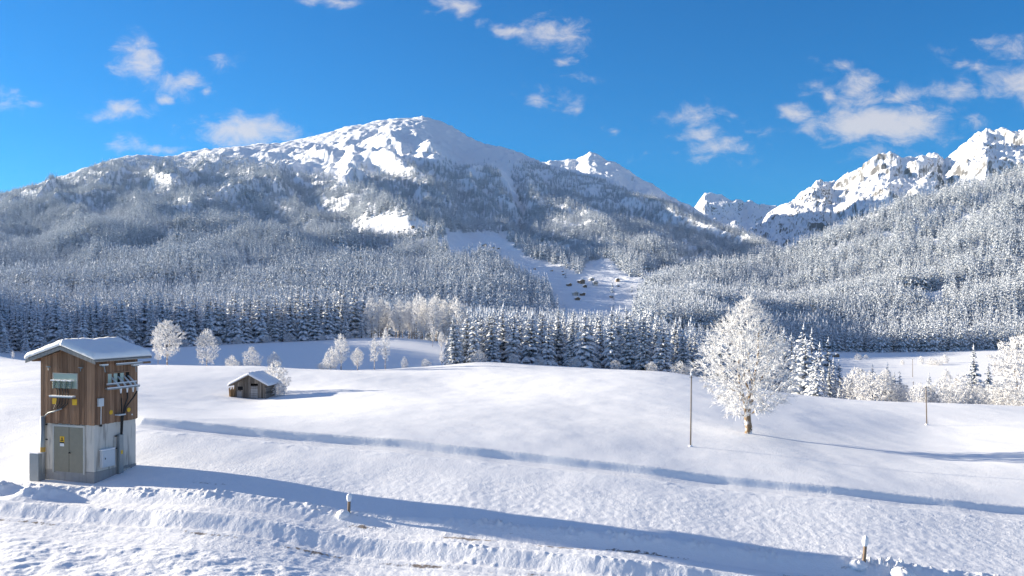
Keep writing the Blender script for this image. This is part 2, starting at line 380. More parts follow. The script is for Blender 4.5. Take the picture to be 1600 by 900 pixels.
    for cu, cv, su, sv, s in ((-13.6,33.4,1.4,.2,.5),(-9.2,33.0,1.7,.35,.62),(-14.9,34.0,2.2,.12,.45),(-5.6,32.9,3.0,.16,.5),(-2.6,33.2,2.4,.3,.55),(3.5,32.8,2.2,.2,.5),(-22.0,36.0,2.0,.35,.42)):
        dirt = np.maximum(dirt, s*np.exp(-((al-cu)/su)**2-((v-cv)/sv)**2)*1.15)
    return dz, np.where(close, dirt, 0)
def ground_z(X, Y):
    X = np.atleast_1d(np.asarray(X, float)); Y = np.atleast_1d(np.asarray(Y, float))
    return base_z(X, Y) + detail_z(X, Y)[0]
def gz(X, Y): return float(ground_z(X, Y)[0])
def build_ground():
    ys = [13.0]
    while ys[-1] < 27: ys.append(ys[-1]*1.0038)
    while ys[-1] < 41: ys.append(ys[-1]*1.0020)
    while ys[-1] < 58: ys.append(ys[-1]*1.0019)
    while ys[-1] < 900: ys.append(ys[-1]*1.0055)
    while ys[-1] < 12000: ys.append(ys[-1]*1.12)
    ys = np.array(ys); us = np.concatenate([np.linspace(-1.3, -.66, 70)[:-1], np.linspace(-.66, .66, 900), np.linspace(.66, 1.3, 70)[1:]])
    U, Yg = np.meshgrid(us, ys); X = U*Yg
    z = base_z(X, Yg); d, dirt = detail_z(X, Yg); z = z + d
    v = np.stack([X, Yg, z], -1).reshape(-1, 3)
    me = mesh_np('ground', v, grid_faces(len(ys), len(us)), M_GROUND, {'dirt': dirt.ravel()})
    tag(link(bpy.data.objects.new('ground', me)), kind='structure')
build_ground()

# ---------------------------------------------------------------- mountains
class Mountain:
    """a height field over a fan of directions: every direction rises from its foot to its skyline, with ribs and gullies on top"""
    def __init__(s, name, sky, foot, depth0, depth1, prof, relief, mat, ncol, nrow, fall=.45):
        s.name = name; s.sky = np.array(sky, float); s.foot = np.array(foot, float)
        s.d0 = np.array(depth0, float); s.d1 = np.array(depth1, float); s.prof = prof; s.relief = relief; s.mat = mat
        s.ncol, s.nrow, s.fall = ncol, nrow, fall
    def z(s, X, Y):
        px = CX + F*X/Y
        y0 = np.interp(px, s.d0[:, 0], s.d0[:, 1]); y1 = np.interp(px, s.d1[:, 0], s.d1[:, 1])
        t1 = (HY-np.interp(px, s.sky[:, 0], s.sky[:, 1]))/F; t0 = (HY-np.interp(px, s.foot[:, 0], s.foot[:, 1]))/F
        k = np.clip(np.log(Y/y0)/np.log(y1/y0), -.2, 1)
        te = t0 + (t1-t0)*np.sign(k)*np.abs(k)**s.prof
        z = H + np.minimum(Y, y1)*te - np.maximum(Y-y1, 0)*s.fall
        edge = smooth(0, .18, k)
        return z + s.relief(X, Y, k, px)*edge
    def build(s):
        pxs = np.linspace(s.sky[0, 0], s.sky[-1, 0], s.ncol); ks = np.concatenate([np.linspace(-.02, 1, s.nrow), [1.01, 1.03, 1.06, 1.1, 1.2]])
        PX, K = np.meshgrid(pxs, ks); y0 = np.interp(PX, s.d0[:, 0], s.d0[:, 1]); y1 = np.interp(PX, s.d1[:, 0], s.d1[:, 1])
        Y = y0*(y1/y0)**K; X = (PX-CX)/F*Y
        v = np.stack([X, Y, s.z(X, Y)], -1).reshape(-1, 3)
        me = mesh_np(s.name, v, grid_faces(len(ks), s.ncol), s.mat)
        s.ob = tag(link(bpy.data.objects.new(s.name, me)), kind='structure'); return s
    def hit(s, px, py, n=600):
        y0 = np.interp(px, s.d0[:, 0], s.d0[:, 1]); y1 = np.interp(px, s.d1[:, 0], s.d1[:, 1])
        Y = np.geomspace(y0, y1, n); X = (px-CX)/F*Y; z = s.z(X, Y); r = H + (HY-py)/F*Y
        i = np.argmax(z >= r); return float(X[i]), float(Y[i]), float(z[i])
TREELINE = np.array([(-300,230),(185,228),(250,240),(300,248),(350,252),(430,262),(480,278),(520,286),(560,272),(620,256),(700,262),(745,272),(790,268),(822,255),(860,254),(900,266),(960,284),(1020,306),(1070,324),(1220,392),(1400,420)], float)
def massif_relief(X, Y, k, px):
    a = (X*.30 - Y*.954); b = (X*.954 + Y*.30)
    ribs = ridged(b/430 + .35*fbm(X/600, Y/600, 2, 40), a/1900, 3, 41) - .55
    mid = fbm(X/170, Y/230, 3, 43)
    py = HY - F*0  # summit relief is keyed to the upper part of the slope
    up = smooth(.72, .9, k)*smooth(250, 420, px)*(1-smooth(900, 1000, px))
    crest = 1 - (.75 + .17*(1-smooth(250, 400, px)))*smooth(.86, 1, k)
    rock = (ridged(X/300, Y/420, 6, 45, .6) - .55)
    gully = -np.exp(-((px-(800+ (k-.9)*-60))/13)**2)*smooth(.45, .6, k)*(1-smooth(.8, .9, k))*40
    bowl = -np.exp(-((px-715)/34)**2 - ((k-.9)/.11)**2)*70 + np.exp(-((px-640)/40)**2-((k-.86)/.14)**2)*18
    meadow = smooth(640, 720, px)*(1-smooth(1010, 1060, px))*(1-smooth(.38, .52, k))
    return (1-.85*meadow)*((165*ribs + 40*(ridged(b/150 + .3*fbm(X/300, Y/300, 2, 49), a/700, 2, 50)-.6))*(1-up*.6)*smooth(.1, .4, k)*(Y/3000) + 22*mid*(Y/2500) + up*(52*rock + 16*(ridged(X/95, Y/120, 4, 46, .6)-.6) + 14*fbm(X/60, Y/60, 3, 47)) + gully + bowl)*crest + 6*fbm(X/40, Y/40, 2, 48)*(Y/3000)
massif = Mountain('mountain',
  [(-300,345),(-150,325),(0,303),(60,289),(130,264),(185,247),(215,242),(260,243),(300,237),(350,231),(400,226),(450,219),(500,212),(540,198),(580,189),(620,185),(660,182),(690,190),(730,211),(760,225),(800,233),(830,246),(860,256),(900,268),(960,286),(1020,308),(1070,328),(1100,340),(1150,366),(1200,391),(1225,402),(1300,435),(1450,470)],
  [(-300,470),(0,468),(400,474),(700,492),(850,499),(1000,497),(1450,500)],
  [(-300,780),(400,760),(700,800),(850,900),(1100,950),(1450,1000)],
  [(-300,3100),(0,3500),(300,4600),(500,5100),(650,5300),(800,4700),(900,4100),(1000,3500),(1200,2600),(1450,2200)],
  1.12, massif_relief, M_MASSIF, 760, 420)
def slope_relief(X, Y, k, px):
    b = X*.8 + Y*.6; a = X*.6 - Y*.8
    return (30*(ridged(a/300, b/900, 3, 60)-.55) + 9*fbm(X/90, Y/90, 3, 61))*smooth(.05, .3, k)*(1-.6*smooth(.9, 1, k))
slope = Mountain('hill',
  [(960,466),(1000,464),(1030,448),(1060,440),(1090,428),(1130,418),(1200,406),(1240,392),(1300,363),(1330,348),(1400,319),(1450,309),(1500,289),(1550,276),(1600,263),(1700,230),(1900,180)],
  [(960,515),(1100,520),(1230,548),(1300,552),(1900,552)],
  [(960,760),(1200,800),(1300,820),(1900,800)], [(960,1300),(1100,1500),(1300,1750),(1600,2050),(1900,2200)], 1.05, slope_relief, M_FOREST_FLOOR, 420, 260)
def alp_relief(seed, amp, wl):
    def f(X, Y, k, px):
        w = fbm(X/wl, Y/wl, 3, seed+3)*.5
        r = ridged(X/wl + w, Y/(wl*1.5) + w, 6, seed, .55) - .62
        return amp*(r*(.55+.45*smooth(.3, .8, k))*(1-.55*smooth(.93, 1, k)) + .15*fbm(X/(wl*.25), Y/(wl*.25), 3, seed+9) + .22*(ridged(X/(wl*.22), Y/(wl*.3), 4, seed+11, .6)-.6)) 
    return f
alp_right = Mountain('mountain',
  [(1060,405),(1100,392),(1140,372),(1165,352),(1190,346),(1215,328),(1230,317),(1250,298),(1262,290),(1285,284),(1300,290),(1330,270),(1360,252),(1378,241),(1390,241),(1412,253),(1440,246),(1465,240),(1475,249),(1500,226),(1520,212),(1540,200),(1556,204),(1572,201),(1590,206),(1612,200),(1680,180),(1900,150)],
  [(1060,430),(1250,440),(1900,440)], [(1060,2600),(1900,2600)], [(1060,5200),(1300,6200),(1600,5600),(1900,5200)], 1.0, alp_relief(70, 215, 800), M_ALP, 620, 300)
alp_far = Mountain('mountain',
  [(1000,360),(1050,345),(1075,327),(1088,314),(1101,299),(1113,302),(1128,306),(1140,313),(1152,312),(1163,319),(1176,313),(1192,318),(1215,321),(1240,330),(1300,350)],
  [(1000,420),(1300,420)], [(1000,6500),(1300,6500)], [(1000,9800),(1300,9800)], 1.0, alp_relief(90, 200, 1000), M_ALP, 260, 200)
alp_behind = Mountain('mountain',
  [(760,280),(830,257),(858,249),(876,247),(888,243),(900,247),(910,241),(921,234),(932,240),(950,250),(968,258),(985,268),(1005,280),(1030,293),(1060,309),(1085,322),(1110,338),(1200,390)],
  [(760,420),(1200,430)], [(760,4800),(1200,4200)], [(760,7200),(920,7200),(1200,5600)], 1.0, alp_relief(110, 110, 800), M_ALP, 300, 200)
for m_ in (massif, slope, alp_right, alp_far, alp_behind): m_.build()

# ---------------------------------------------------------------- conifers
def spruce_mesh(name, h, R, whorls, per, stations, seed, mat, skirt=.05, droop=.5, lod=False):
    """boughs in whorls, each a drooping pad with a raised snowy back and ragged hanging sides"""
    r = random.Random(seed); V = []; Fq = []; S = []
    def add_bough(z0, ang, ln, wd, drp, lift):
        ca, sa = math.cos(ang), math.sin(ang); b = len(V)
        for i in range(stations+1):
            t = i/stations
            x = ln*(.06 + .94*t); zz = z0 + lift*ln*math.sin(t*math.pi*.55) - drp*ln*t*t
            w = wd*(math.sin(min(1, t*1.15+.10)*math.pi)**.7 if t < .98 else .06)*(1 + r.uniform(-.25, .25))
            hang = wd*(.45 + r.uniform(-.1, .35))
            for sd, hh, sn in ((-1, -hang, .12), (0, wd*.12, 1.0), (1, -hang*r.uniform(.7, 1.3), .12)):
                y = sd*w; dx = -abs(sd)*w*.25
                V.append(((x+dx)*ca - y*sa, (x+dx)*sa + y*ca, zz + hh*abs(sd) + (hh if sd == 0 else 0) + r.uniform(-.02, .02)*ln))
                S.append(sn*(1 if t > .08 else .5) + r.uniform(-.12, .12))
        for i in range(stations):
            a = b + i*3
            Fq.append((a, a+3, a+4, a+1)); Fq.append((a+1, a+4, a+5, a+2))
    for k in range(whorls):
        t = (k + .5*r.random())/whorls
        z = h*(skirt + (1-skirt)*t**.92)
        rad = R*((1-t)**.8*.97 + .03)*r.uniform(.82, 1.12)
        n = max(4, int(per*(1-.45*t) + .5)); a0 = r.random()*6.28
        for j in range(n):
            ln = rad*r.uniform(.72, 1.14)
            add_bough(z + r.uniform(-.4, .4)*h/whorls, a0 + 6.283*(j + r.uniform(-.25, .25))/n, ln, ln*r.uniform(.29, .40) + .05, droop*r.uniform(.7, 1.3)*(1-.5*t), .22)
    # the leader
    b = len(V)
    for q, (zz, rr) in enumerate(((h*.93, R*.055), (h*.97, R*.04), (h*1.02, R*.008))):
        for a in range(4): V.append((rr*math.cos(a*1.57), rr*math.sin(a*1.57), zz)); S.append(.8)
    for q in range(2):
        for a in range(4): Fq.append((b+q*4+a, b+q*4+(a+1) % 4, b+q*4+4+(a+1) % 4, b+q*4+4+a))
    return mesh_np(name, np.array(V), np.array(Fq), mat, {'snow': S}, smooth_=not lod)
def trunk_mesh(name, h, r0, mat, n=7, bend=0, seed=0):
    r = random.Random(seed); V = []; Fq = []; m = 6
    for i in range(m):
        t = i/(m-1); rad = r0*(1-t)**.8 + r0*.06 + (r0*.35 if i == 0 else 0)
        ox, oy = bend*math.sin(t*3), bend*math.sin(t*2+1)-bend*math.sin(1)
        for k in range(n): V.append((ox+rad*math.cos(6.283*k/n), oy+rad*math.sin(6.283*k/n), -.4 + (h+.4)*t))
    for i in range(m-1):
        for k in range(n): Fq.append((i*n+k, i*n+(k+1) % n, (i+1)*n+(k+1) % n, (i+1)*n+k))
    return mesh_np(name, np.array(V), np.array(Fq), mat)

SPRUCES = [  # height, crown mesh, trunk mesh; unit height 10
  (spruce_mesh('spruce_crown', 10, r_, wh, pe, 5, sd, M_SPRUCE, skirt=sk, droop=dr), trunk_mesh('spruce_trunk', 9.2, .17, M_TRUNK, seed=sd))
  for r_, wh, pe, sd, sk, dr in ((2.0,13,9,1,.03,.55),(1.75,14,8,2,.05,.6),(2.3,12,9,3,.02,.5),(1.6,14,8,4,.10,.65),(2.05,13,9,5,.04,.7),(1.85,13,8,6,.14,.5))]
SPRUCES_WHITE = [
  (spruce_mesh('spruce_crown', 10, r_, wh, pe, 5, sd, M_SPRUCE_WHITE, skirt=sk, droop=dr), trunk_mesh('spruce_trunk', 9.2, .15, M_TRUNK, seed=sd))
  for r_, wh, pe, sd, sk, dr in ((1.7,20,9,11,.03,.45),(1.5,21,9,12,.08,.5),(1.9,19,10,13,.02,.4))]
FAR_KINDS = [bpy.data.objects.new('far_spruce', spruce_mesh('far_spruce', 10, r_, 7, 6, 2, sd, M_SPRUCE_FAR, skirt=.04, droop=.6, lod=True)) for r_, sd in ((2.1,21),(1.75,22),(2.4,23),(1.9,24))]
def place_spruce(x, y, h, kinds, label, group, wide=1.0, name='snowy_spruce'):
    cm, tm = kinds[random.randrange(len(kinds))]
    e = empty(name, (x, y, gz(x, y)-.1), random.random()*6.28); s = h/10.0
    tag(e, label, 'spruce', group)
    e.scale = (s*wide, s*wide, s); e.rotation_euler = (random.gauss(0, .025), random.gauss(0, .025), random.random()*6.28)
    link(bpy.data.objects.new('crown', cm), e); link(bpy.data.objects.new('trunk', tm), e); return e

# ---------------------------------------------------------------- frosted broadleaf trees
def grow(seed, Ht, env, zbase, npts, leaders=4, spread=.25, twigs=7, twig_len=.45, tip=.011, trunk_r=None, first_fork=.12, out_bias=.6, tw_r=.017, rime=.011):
    """branches reach from the trunk to points in the crown's volume; every tip carries a spray of frosted twigs.
    returns (crown mesh data, limb mesh data)"""
    r = np.random.default_rng(seed)
    nodes = [np.array([0, 0, -.3])]; par = [-1]; plen = [0.0]
    def add(p, q):
        nodes.append(np.asarray(p, float)); par.append(q); plen.append(plen[q] + float(np.linalg.norm(nodes[-1]-nodes[q]))); return len(nodes)-1
    q = 0; zf = Ht*first_fork
    for i in range(1, 4): q = add([r.normal(0, .03)*Ht*.1, r.normal(0, .03)*Ht*.1, zf*i/3], q)
    for k in range(leaders):
        a = 6.283*(k + r.uniform(-.2, .2))/leaders; qq = q; top = Ht*r.uniform(.72, .93) if k else Ht*.96
        sp = spread*Ht*r.uniform(.35, 1.0) if k else .02*Ht
        for i in range(1, 8):
            t = i/7; rr = sp*t**.75*(1 - .25*t)
            qq = add([rr*math.cos(a) + r.normal(0, .012)*Ht, rr*math.sin(a) + r.normal(0, .012)*Ht, zf + (top-zf)*t], qq)
    # crown points, denser towards the outside
    P = []
    while len(P) < npts:
        zn = r.random(); z = zbase + (Ht-zbase)*zn; R = env(zn)
        if r.random() > (R/max(1e-6, env.max)): continue
        rr = R*(r.random()**(.5*(1-out_bias) + .12)); a = r.random()*6.283
        lump = 1 + .16*math.sin(3*a + 7*zn + seed) + .10*math.sin(7*a - 11*zn)
        P.append([rr*lump*math.cos(a), rr*lump*math.sin(a), z + r.normal(0, .02)*Ht])
    P = np.array(P); order = np.argsort(np.hypot(P[:, 0], P[:, 1]) + .35*np.abs(P[:, 2]-zf)*.3)
    cap = len(nodes) + npts*2 + 8; A = np.zeros((cap, 3)); PL = np.zeros(cap); n0 = len(nodes)
    A[:n0] = nodes; PL[:n0] = plen; n = n0; usable = np.zeros(cap, bool); usable[3:n0] = True
    for i in order:
        p = P[i]; d = A[:n]-p; L = np.sqrt((d**2).sum(1)); dz = A[:n, 2] - p[2]
        c = L*(1 + .7*np.clip(dz/np.maximum(L, .05), 0, 1)) + .22*PL[:n]; c[~usable[:n]] = 1e9
        j = int(np.argmin(c)); src = A[j].copy()
        if L[j] > .05*Ht:                                                # a bend on the way: out first, then up
            mid = (src+p)/2 + np.array([r.normal(0, .04), r.normal(0, .04), r.uniform(-.02, .09)])*L[j]
            A[n] = mid; PL[n] = PL[j] + np.linalg.norm(mid-src); par.append(j); usable[n] = True; j = n; n += 1; src = mid
        A[n] = p; PL[n] = PL[j] + np.linalg.norm(p-src); par.append(j); usable[n] = True; n += 1
    A = A[:n]; par = np.array(par); rad = np.zeros(n); kids = np.zeros(n, int); e = 2.35
    acc = np.zeros(n)
    for i in range(n-1, 0, -1):
        rad[i] = max(tip, acc[i]**(1/e)); acc[par[i]] += rad[i]**e; kids[par[i]] += 1
    rad[0] = acc[0]**(1/e)
    if trunk_r:
        f = trunk_r/rad[1]; big = smooth(.02, .2, rad); rad = rad*(1 + (f-1)*big)
    segs = [(A[par[i]], A[i], min(rad[par[i]], rad[i]*1.8 + .01), rad[i]) for i in range(1, n)]
    thick = [s for s in segs if s[3] > .045]; thin = [s for s in segs if s[3] <= .045]
    thin = [(a, b, ra + rime, rb + rime) for a, b, ra, rb in thin]           # rime on the branches
    cen = np.array([0, 0, zbase + .35*(Ht-zbase)])
    for i in range(n0, n):
        if rad[i] > .03: continue
        m = twigs if kids[i] == 0 else max(2, twigs//3)
        o = A[i]-cen; o = o/(np.linalg.norm(o)+1e-6); d0 = A[i]-A[par[i]]; d0 = d0/(np.linalg.norm(d0)+1e-6)
        for _ in range(m):
            d = o*.7 + d0*.8 + r.normal(0, .62, 3); d[2] += .12; d /= np.linalg.norm(d)+1e-6
            ln = twig_len*r.uniform(.4, 1.2); s = A[i] + (A[par[i]]-A[i])*r.uniform(0, .6)
            mid = s + d*ln*.55; end = mid + (d + np.array([0, 0, r.uniform(-.5, .3)]))*ln*.45
            thin.append((s, mid, tw_r, tw_r)); thin.append((mid, end, tw_r, tw_r*.5))
    return thin, thick
def seg_mesh(name, segs, k, mat):
    if not segs: segs = [(np.zeros(3), np.array([0, 0, .1]), .01, .01)]
    a = np.array([s[0] for s in segs]); b = np.array([s[1] for s in segs]); ra = np.array([s[2] for s in segs]); rb = np.array([s[3] for s in segs])
    d = b-a; d /= (np.linalg.norm(d, axis=1, keepdims=True)+1e-9)
    ref = np.where(np.abs(d[:, 2:3]) > .9, np.array([[1., 0, 0]]), np.array([[0, 0, 1.]]))
    x = np.cross(d, ref); x /= np.linalg.norm(x, axis=1, keepdims=True)+1e-9; y = np.cross(d, x)
    V = []
    for (c, r_) in ((a, ra), (b, rb)):
        for q in range(k):
            t = 6.283*q/k; V.append(c + (x*math.cos(t) + y*math.sin(t))*r_[:, None])
    V = np.stack(V, 1).reshape(-1, 3); n = len(segs); base = np.arange(n)[:, None]*2*k
    Fq = np.concatenate([base + np.array([[q, (q+1) % k, k+(q+1) % k, k+q]]) for q in range(k)])
    return mesh_np(name, V, Fq, mat)
class Env:
    def __init__(s, pts): s.p = np.array(pts, float); s.max = s.p[:, 1].max()
    def __call__(s, t): return float(np.interp(t, s.p[:, 0], s.p[:, 1]))
def broadleaf(seed, Ht, pts, zbase, npts, **kw):
    thin, thick = grow(seed, Ht, Env(pts), zbase, npts, **kw)
    return Ht, seg_mesh('frosted_crown', thin, 3, M_TWIG), seg_mesh('frosted_trunk', thick, 6, kw.get('bark') or M_LIMB)
def place_tree(kind, x, y, h, label, cat, group=None, name='frosted_tree', wide=1.0, rz=None, sink=.05):
    Ht, cm, tm = kind; e = empty(name, (x, y, gz(x, y)-sink), random.random()*6.28 if rz is None else rz)
    s = h/Ht; e.scale = (s*wide, s*wide, s); tag(e, label, cat, group)
    link(bpy.data.objects.new('crown', cm), e); link(bpy.data.objects.new('trunk', tm), e); return e

# the lone tree in the field
LONE = broadleaf(3, 9.5, [(0,1.2),(.12,2.3),(.28,3.15),(.42,3.2),(.58,2.75),(.72,2.1),(.85,1.35),(.94,.7),(1,.12)], 1.5, 1700,
                 leaders=6, spread=.17, twigs=7, twig_len=.46, trunk_r=.25, first_fork=.13, tw_r=.0145, rime=.006)
x, y, _ = W(1168, 678, 63)
place_tree(LONE, x, y, 9.55, 'big white hoar-frosted tree standing alone in the open field', 'tree', name='frosted_tree', rz=.4)

TALL = [broadleaf(s, 10, [(0,.5),(.2,1.3),(.45,1.9),(.65,1.7),(.85,1.0),(1,.15)], 2.2, 380, leaders=3, spread=.10, twigs=6, twig_len=.55, trunk_r=.15, first_fork=.25, tw_r=.034) for s in (21, 22, 23)]
SLIM = [broadleaf(s, 10, [(0,.5),(.2,.95),(.5,1.1),(.8,.8),(1,.12)], 2.8, 170, leaders=2, spread=.05, twigs=6, twig_len=.5, trunk_r=.12, first_fork=.3, tw_r=.032) for s in (31, 32)]
BROAD = [broadleaf(s, 10, [(0,1.8),(.2,3.0),(.45,3.4),(.7,2.8),(.88,1.7),(1,.3)], 1.5, 420, leaders=5, spread=.2, twigs=8, twig_len=.75, trunk_r=.2, first_fork=.12, tw_r=.042) for s in (41, 42)]
BUSH = [broadleaf(s, 5, [(0,2.0),(.25,2.8),(.5,2.8),(.75,2.1),(1,.5)], .2, 330, leaders=6, spread=.3, twigs=8, twig_len=.5, trunk_r=.08, first_fork=.04, tw_r=.034) for s in (51, 52, 53)]
GNARLED = [broadleaf(s, 10, [(0,1.0),(.15,2.4),(.4,3.2),(.65,3.0),(.85,2.0),(1,.5)], 2.6, 420, leaders=4, spread=.2, twigs=8, twig_len=.7, trunk_r=.2, first_fork=.2, tw_r=.040) for s in (61, 62)]

# trees one can tell apart in and around the blue hollow: column, foot row, depth, height in photo pixels, kind, width, label
HOLLOW = [
 (261,571,150,72,GNARLED[0],1.0,'round-crowned white tree with bare lower trunks behind the tower'),
 (247,571,156,60,SLIM[0],.9,'thin pale tree leaning out left of the round-crowned tree'),
 (323,573,150,58,BROAD[0],.85,'bushy white tree branching from the ground, right of the round-crowned tree'),
 (393,573,152,33,BUSH[0],.75,'round frosted bush standing above the hay barn'),
 (362,573,153,20,BUSH[1],.9,'low sprawling frosted bush left of the bush above the hay barn'),
 (375,558,165,18,BUSH[2],.5,'small pale bush farther back above the hay barn'),
 (428,577,145,24,BUSH[1],.8,'little frosted bush just right of the hay barn roof'),
 (533,582,139,56,TALL[0],1.15,'tallest frosted birch with a dark trunk at the rim of the blue hollow'),
 (517,581,140,34,BUSH[2],.62,'leafless white sapling clump left of the tallest birch'),
 (559,578,141,35,TALL[1],1.5,'short frosted birch right of the tallest birch'),
 (585,579,142,52,SLIM[0],1.35,'slender frosted birch with an open crown, left of the pair in the hollow'),
 (602,579,142,62,SLIM[1],1.1,'narrow upright frosted birch, right of the pair in the hollow'),
 (632,573,150,18,BUSH[0],.55,'small leaning frosted shrub on the blue snow of the hollow'),
 (665,573,149,12,BUSH[1],1.1,'low tuft of frosted brush near the spruce stand'),
 (690,570,149,24,SLIM[0],1.6,'small frosted sapling beside the left end of the spruce stand'),
 (505,577,142,12,BUSH[2],1.5,'low frosted brush along the rim left of the birches'),
 (20,565,150,14,SLIM[1],1.6,'tiny frosted sapling in the snow left of the tower')]
for px, py, Y, hp, kind, wd, lab in HOLLOW:
    x, y, _ = W(px, py, Y); place_tree(kind, x, y, hp*Y/F, lab, 'bush' if kind in BUSH else 'tree', name='frosted_bush' if kind in BUSH else 'frosted_tree', wide=wd)

# sunlit frosted trees between the two forests
G = 'sunlit frosted trees between the two spruce woods'
for i in range(30):
    px = 578 + 148*(i+.5)/30 + random.uniform(-5, 5); Y = random.uniform(338, 415) - (px-578)*.16
    x = (px-CX)/F*Y; h = random.uniform(14, 19) if px > 640 else random.uniform(11.5, 15.5)
    place_tree(random.choice(TALL + TALL + SLIM), x, Y, h, 'tall pale frosted broadleaf tree in the sunlit grove between the two dark spruce woods', 'tree', G, wide=random.uniform(.95, 1.25))
for px, py, Y, hp in ((700,556,262,26),(690,548,275,30),(676,541,290,34),(712,566,240,22)):
    x = (px-CX)/F*Y; place_tree(random.choice(SLIM+TALL), x, Y, hp*Y/F, 'small frosted tree on the curved bank right of the blue hollow', 'tree', 'small frosted trees on the curved bank')

# the stand of spruces in the middle
G = 'snow-laden spruces of the stand in the middle'
stand = 0
for row in range(8):
    n = 13
    for i in range(n):
        px = 712 + 388*(i + .5*(row % 2) + random.uniform(-.22, .22))/n
        Yf = np.interp(px, [700, 800, 900, 1000, 1100], [152, 163, 162, 158, 152])
        Y = Yf + row*4.6 + random.uniform(-1.5, 1.5); x = (px-CX)/F*Y
        hp = np.interp(px, [705, 740, 800, 850, 900, 950, 1000, 1050, 1100], [84, 92, 98, 94, 86, 92, 102, 92, 84])*random.uniform(.80, 1.07)
        hp = hp*(1 + .012*row)
        white = px < 735 or random.random() < .4
        place_spruce(x, Y, hp*Yf/F, SPRUCES_WHITE if white else SPRUCES,
                     'pale heavily frosted spruce at the left end of the middle stand' if px < 735 else 'snow-laden spruce in the dense stand in the middle behind the field crest', 
                     'pale spruces at the left end of the middle stand' if px < 735 else G, wide=random.uniform(1.15, 1.5)); stand += 1
# behind the lone tree, down the slope on the right
G = 'spruces below the field edge right of the lone tree'
for px, Y, top in ((1128,150,520),(1140,158,508),(1236,150,520),(1246,142,540),(1258,138,526),(1272,132,548),(1283,140,534),(1290,150,527),(1268,150,512),(1300,146,558),(1312,150,560),(1325,152,585),(1250,156,505),(1228,160,512),(1296,134,566),(1318,140,592),(1285,128,572),(1305,131,580),(1327,136,598),(1339,142,594),(1276,126,566),(1312,128,600)):
    x = (px-CX)/F*Y; g = gz(x, Y); z1 = H + (HY-top)/F*Y
    place_spruce(x, Y, z1-g, SPRUCES+SPRUCES_WHITE[:1], 'snow-laden spruce in the clump below the field edge, right of the lone tree', G, wide=random.uniform(1.15, 1.45))

for px in (748, 802, 843, 897, 962, 1018, 1062, 1078):
    Y = np.interp(px, [700, 800, 900, 1000, 1100], [149, 159, 158, 154, 148]) + random.uniform(-1, 1)
    place_tree(random.choice(BUSH), (px-CX)/F*Y, Y, random.uniform(1.3, 2.6), 'low frosted shrub at the foot of the middle spruce stand', 'bush', 'shrubs at the foot of the middle stand', name='frosted_bush', wide=1.2)
# the wood on the left: the front rows one by one
G = 'spruces in the front rows of the left wood'
for row in range(4):
    n = 34
    for i in range(n):
        px = -12 + 590*(i + .5*(row % 2) + random.uniform(-.3, .3))/n
        Y = np.interp(px, [0, 100, 300, 480, 600], [262, 272, 303, 331, 344]) + row*6.5 + random.uniform(-2, 3); x = (px-CX)/F*Y
        h = Y*72/1400*random.uniform(.85, 1.16)*(1 + .02*row) if random.random() < .88 else random.uniform(6, 11)
        place_spruce(x, Y, h, SPRUCES if random.random() < .65 else SPRUCES_WHITE, 'snowy spruce in the shaded front edge of the long wood on the left', G, wide=random.uniform(1.05, 1.4), name='snowy_spruce')
for px in (8, 40, 68, 98, 128, 148, 172):
    Y = 254+px*.10+random.uniform(-2, 2); place_spruce((px-CX)/F*Y, Y, random.uniform(5.5, 8.5), SPRUCES, 'small young spruce at the foot of the left wood, seen over the tower roof', 'young spruces at the foot of the left wood', wide=1.35)

for px in (250, 286, 338, 371, 418, 452, 503, 546):
    Y = np.interp(px, [0, 100, 300, 480, 600], [256, 266, 297, 325, 338]) + random.uniform(-2, 1)
    place_tree(random.choice(BUSH), (px-CX)/F*Y, Y, random.uniform(2.2, 4.2), 'frosted shrub at the foot of the left wood above the blue hollow', 'bush', 'shrubs at the foot of the left wood', name='frosted_bush', wide=1.1)
# frosted brush and trees below the field edge on the right: column, depth, top row, kind, width, label
RIGHT = [
 (1592,150,528,GNARLED[0],.9,'tall frosted tree cut by the right edge of the picture'),(1575,160,548,GNARLED[1],.7,'frosted tree leaning beside the tall one at the right edge'),
 (1340,128,577,BUSH[0],.8,'frosted bush at the left end of the hedge below the field'),(1362,122,582,BUSH[1],.95,'frosted bush with thin bare stems under its crown'),(1383,124,578,BROAD[0],.8,'round frosted tree with dark stems in the middle of the hedge'),
 (1400,122,600,BUSH[2],1.0,'shaded frosted bush right of the round hedge tree'),(1413,126,604,BUSH[0],.9,'blue-shaded frosted bush left of the thin pole'),(1436,118,602,BUSH[1],.8,'frosted bush just left of the thin pole'),
 (1466,120,596,BUSH[2],1.0,'frosted bush just right of the thin pole'),(1478,128,578,BROAD[1],.55,'upright frosted shrub behind the hedge, right of the thin pole'),(1492,116,603,BUSH[0],1.1,'broad low frosted bush in the right part of the hedge'),
 (1507,124,586,BUSH[1],.9,'frosted bush with a ragged top left of the white spire tree'),(1530,118,604,BUSH[2],1.05,'rounded frosted bush under the white spire tree'),(1552,114,612,BUSH[0],1.1,'low frosted bush right of the white spire tree'),
 (1574,112,610,BUSH[1],1.2,'wide frosted bush near the right edge'),(1597,110,608,BUSH[2],1.2,'frosted bush cut by the right edge'),(1560,130,596,BUSH[1],.8,'small frosted bush behind the wide one near the right edge'),(1450,126,606,BUSH[2],.7,'dim frosted bush behind the thin pole')]
for px, Y, top, kind, wd, lab in RIGHT:
    x = (px-CX)/F*Y; g = gz(x, Y); z1 = H + (HY-top)/F*Y
    bush = kind in BUSH; place_tree(kind, x, Y, max(2.5, z1-g), lab, 'bush' if bush else 'tree', name='frosted_bush' if bush else 'frosted_tree', wide=wd*(1.2 if bush else 1))
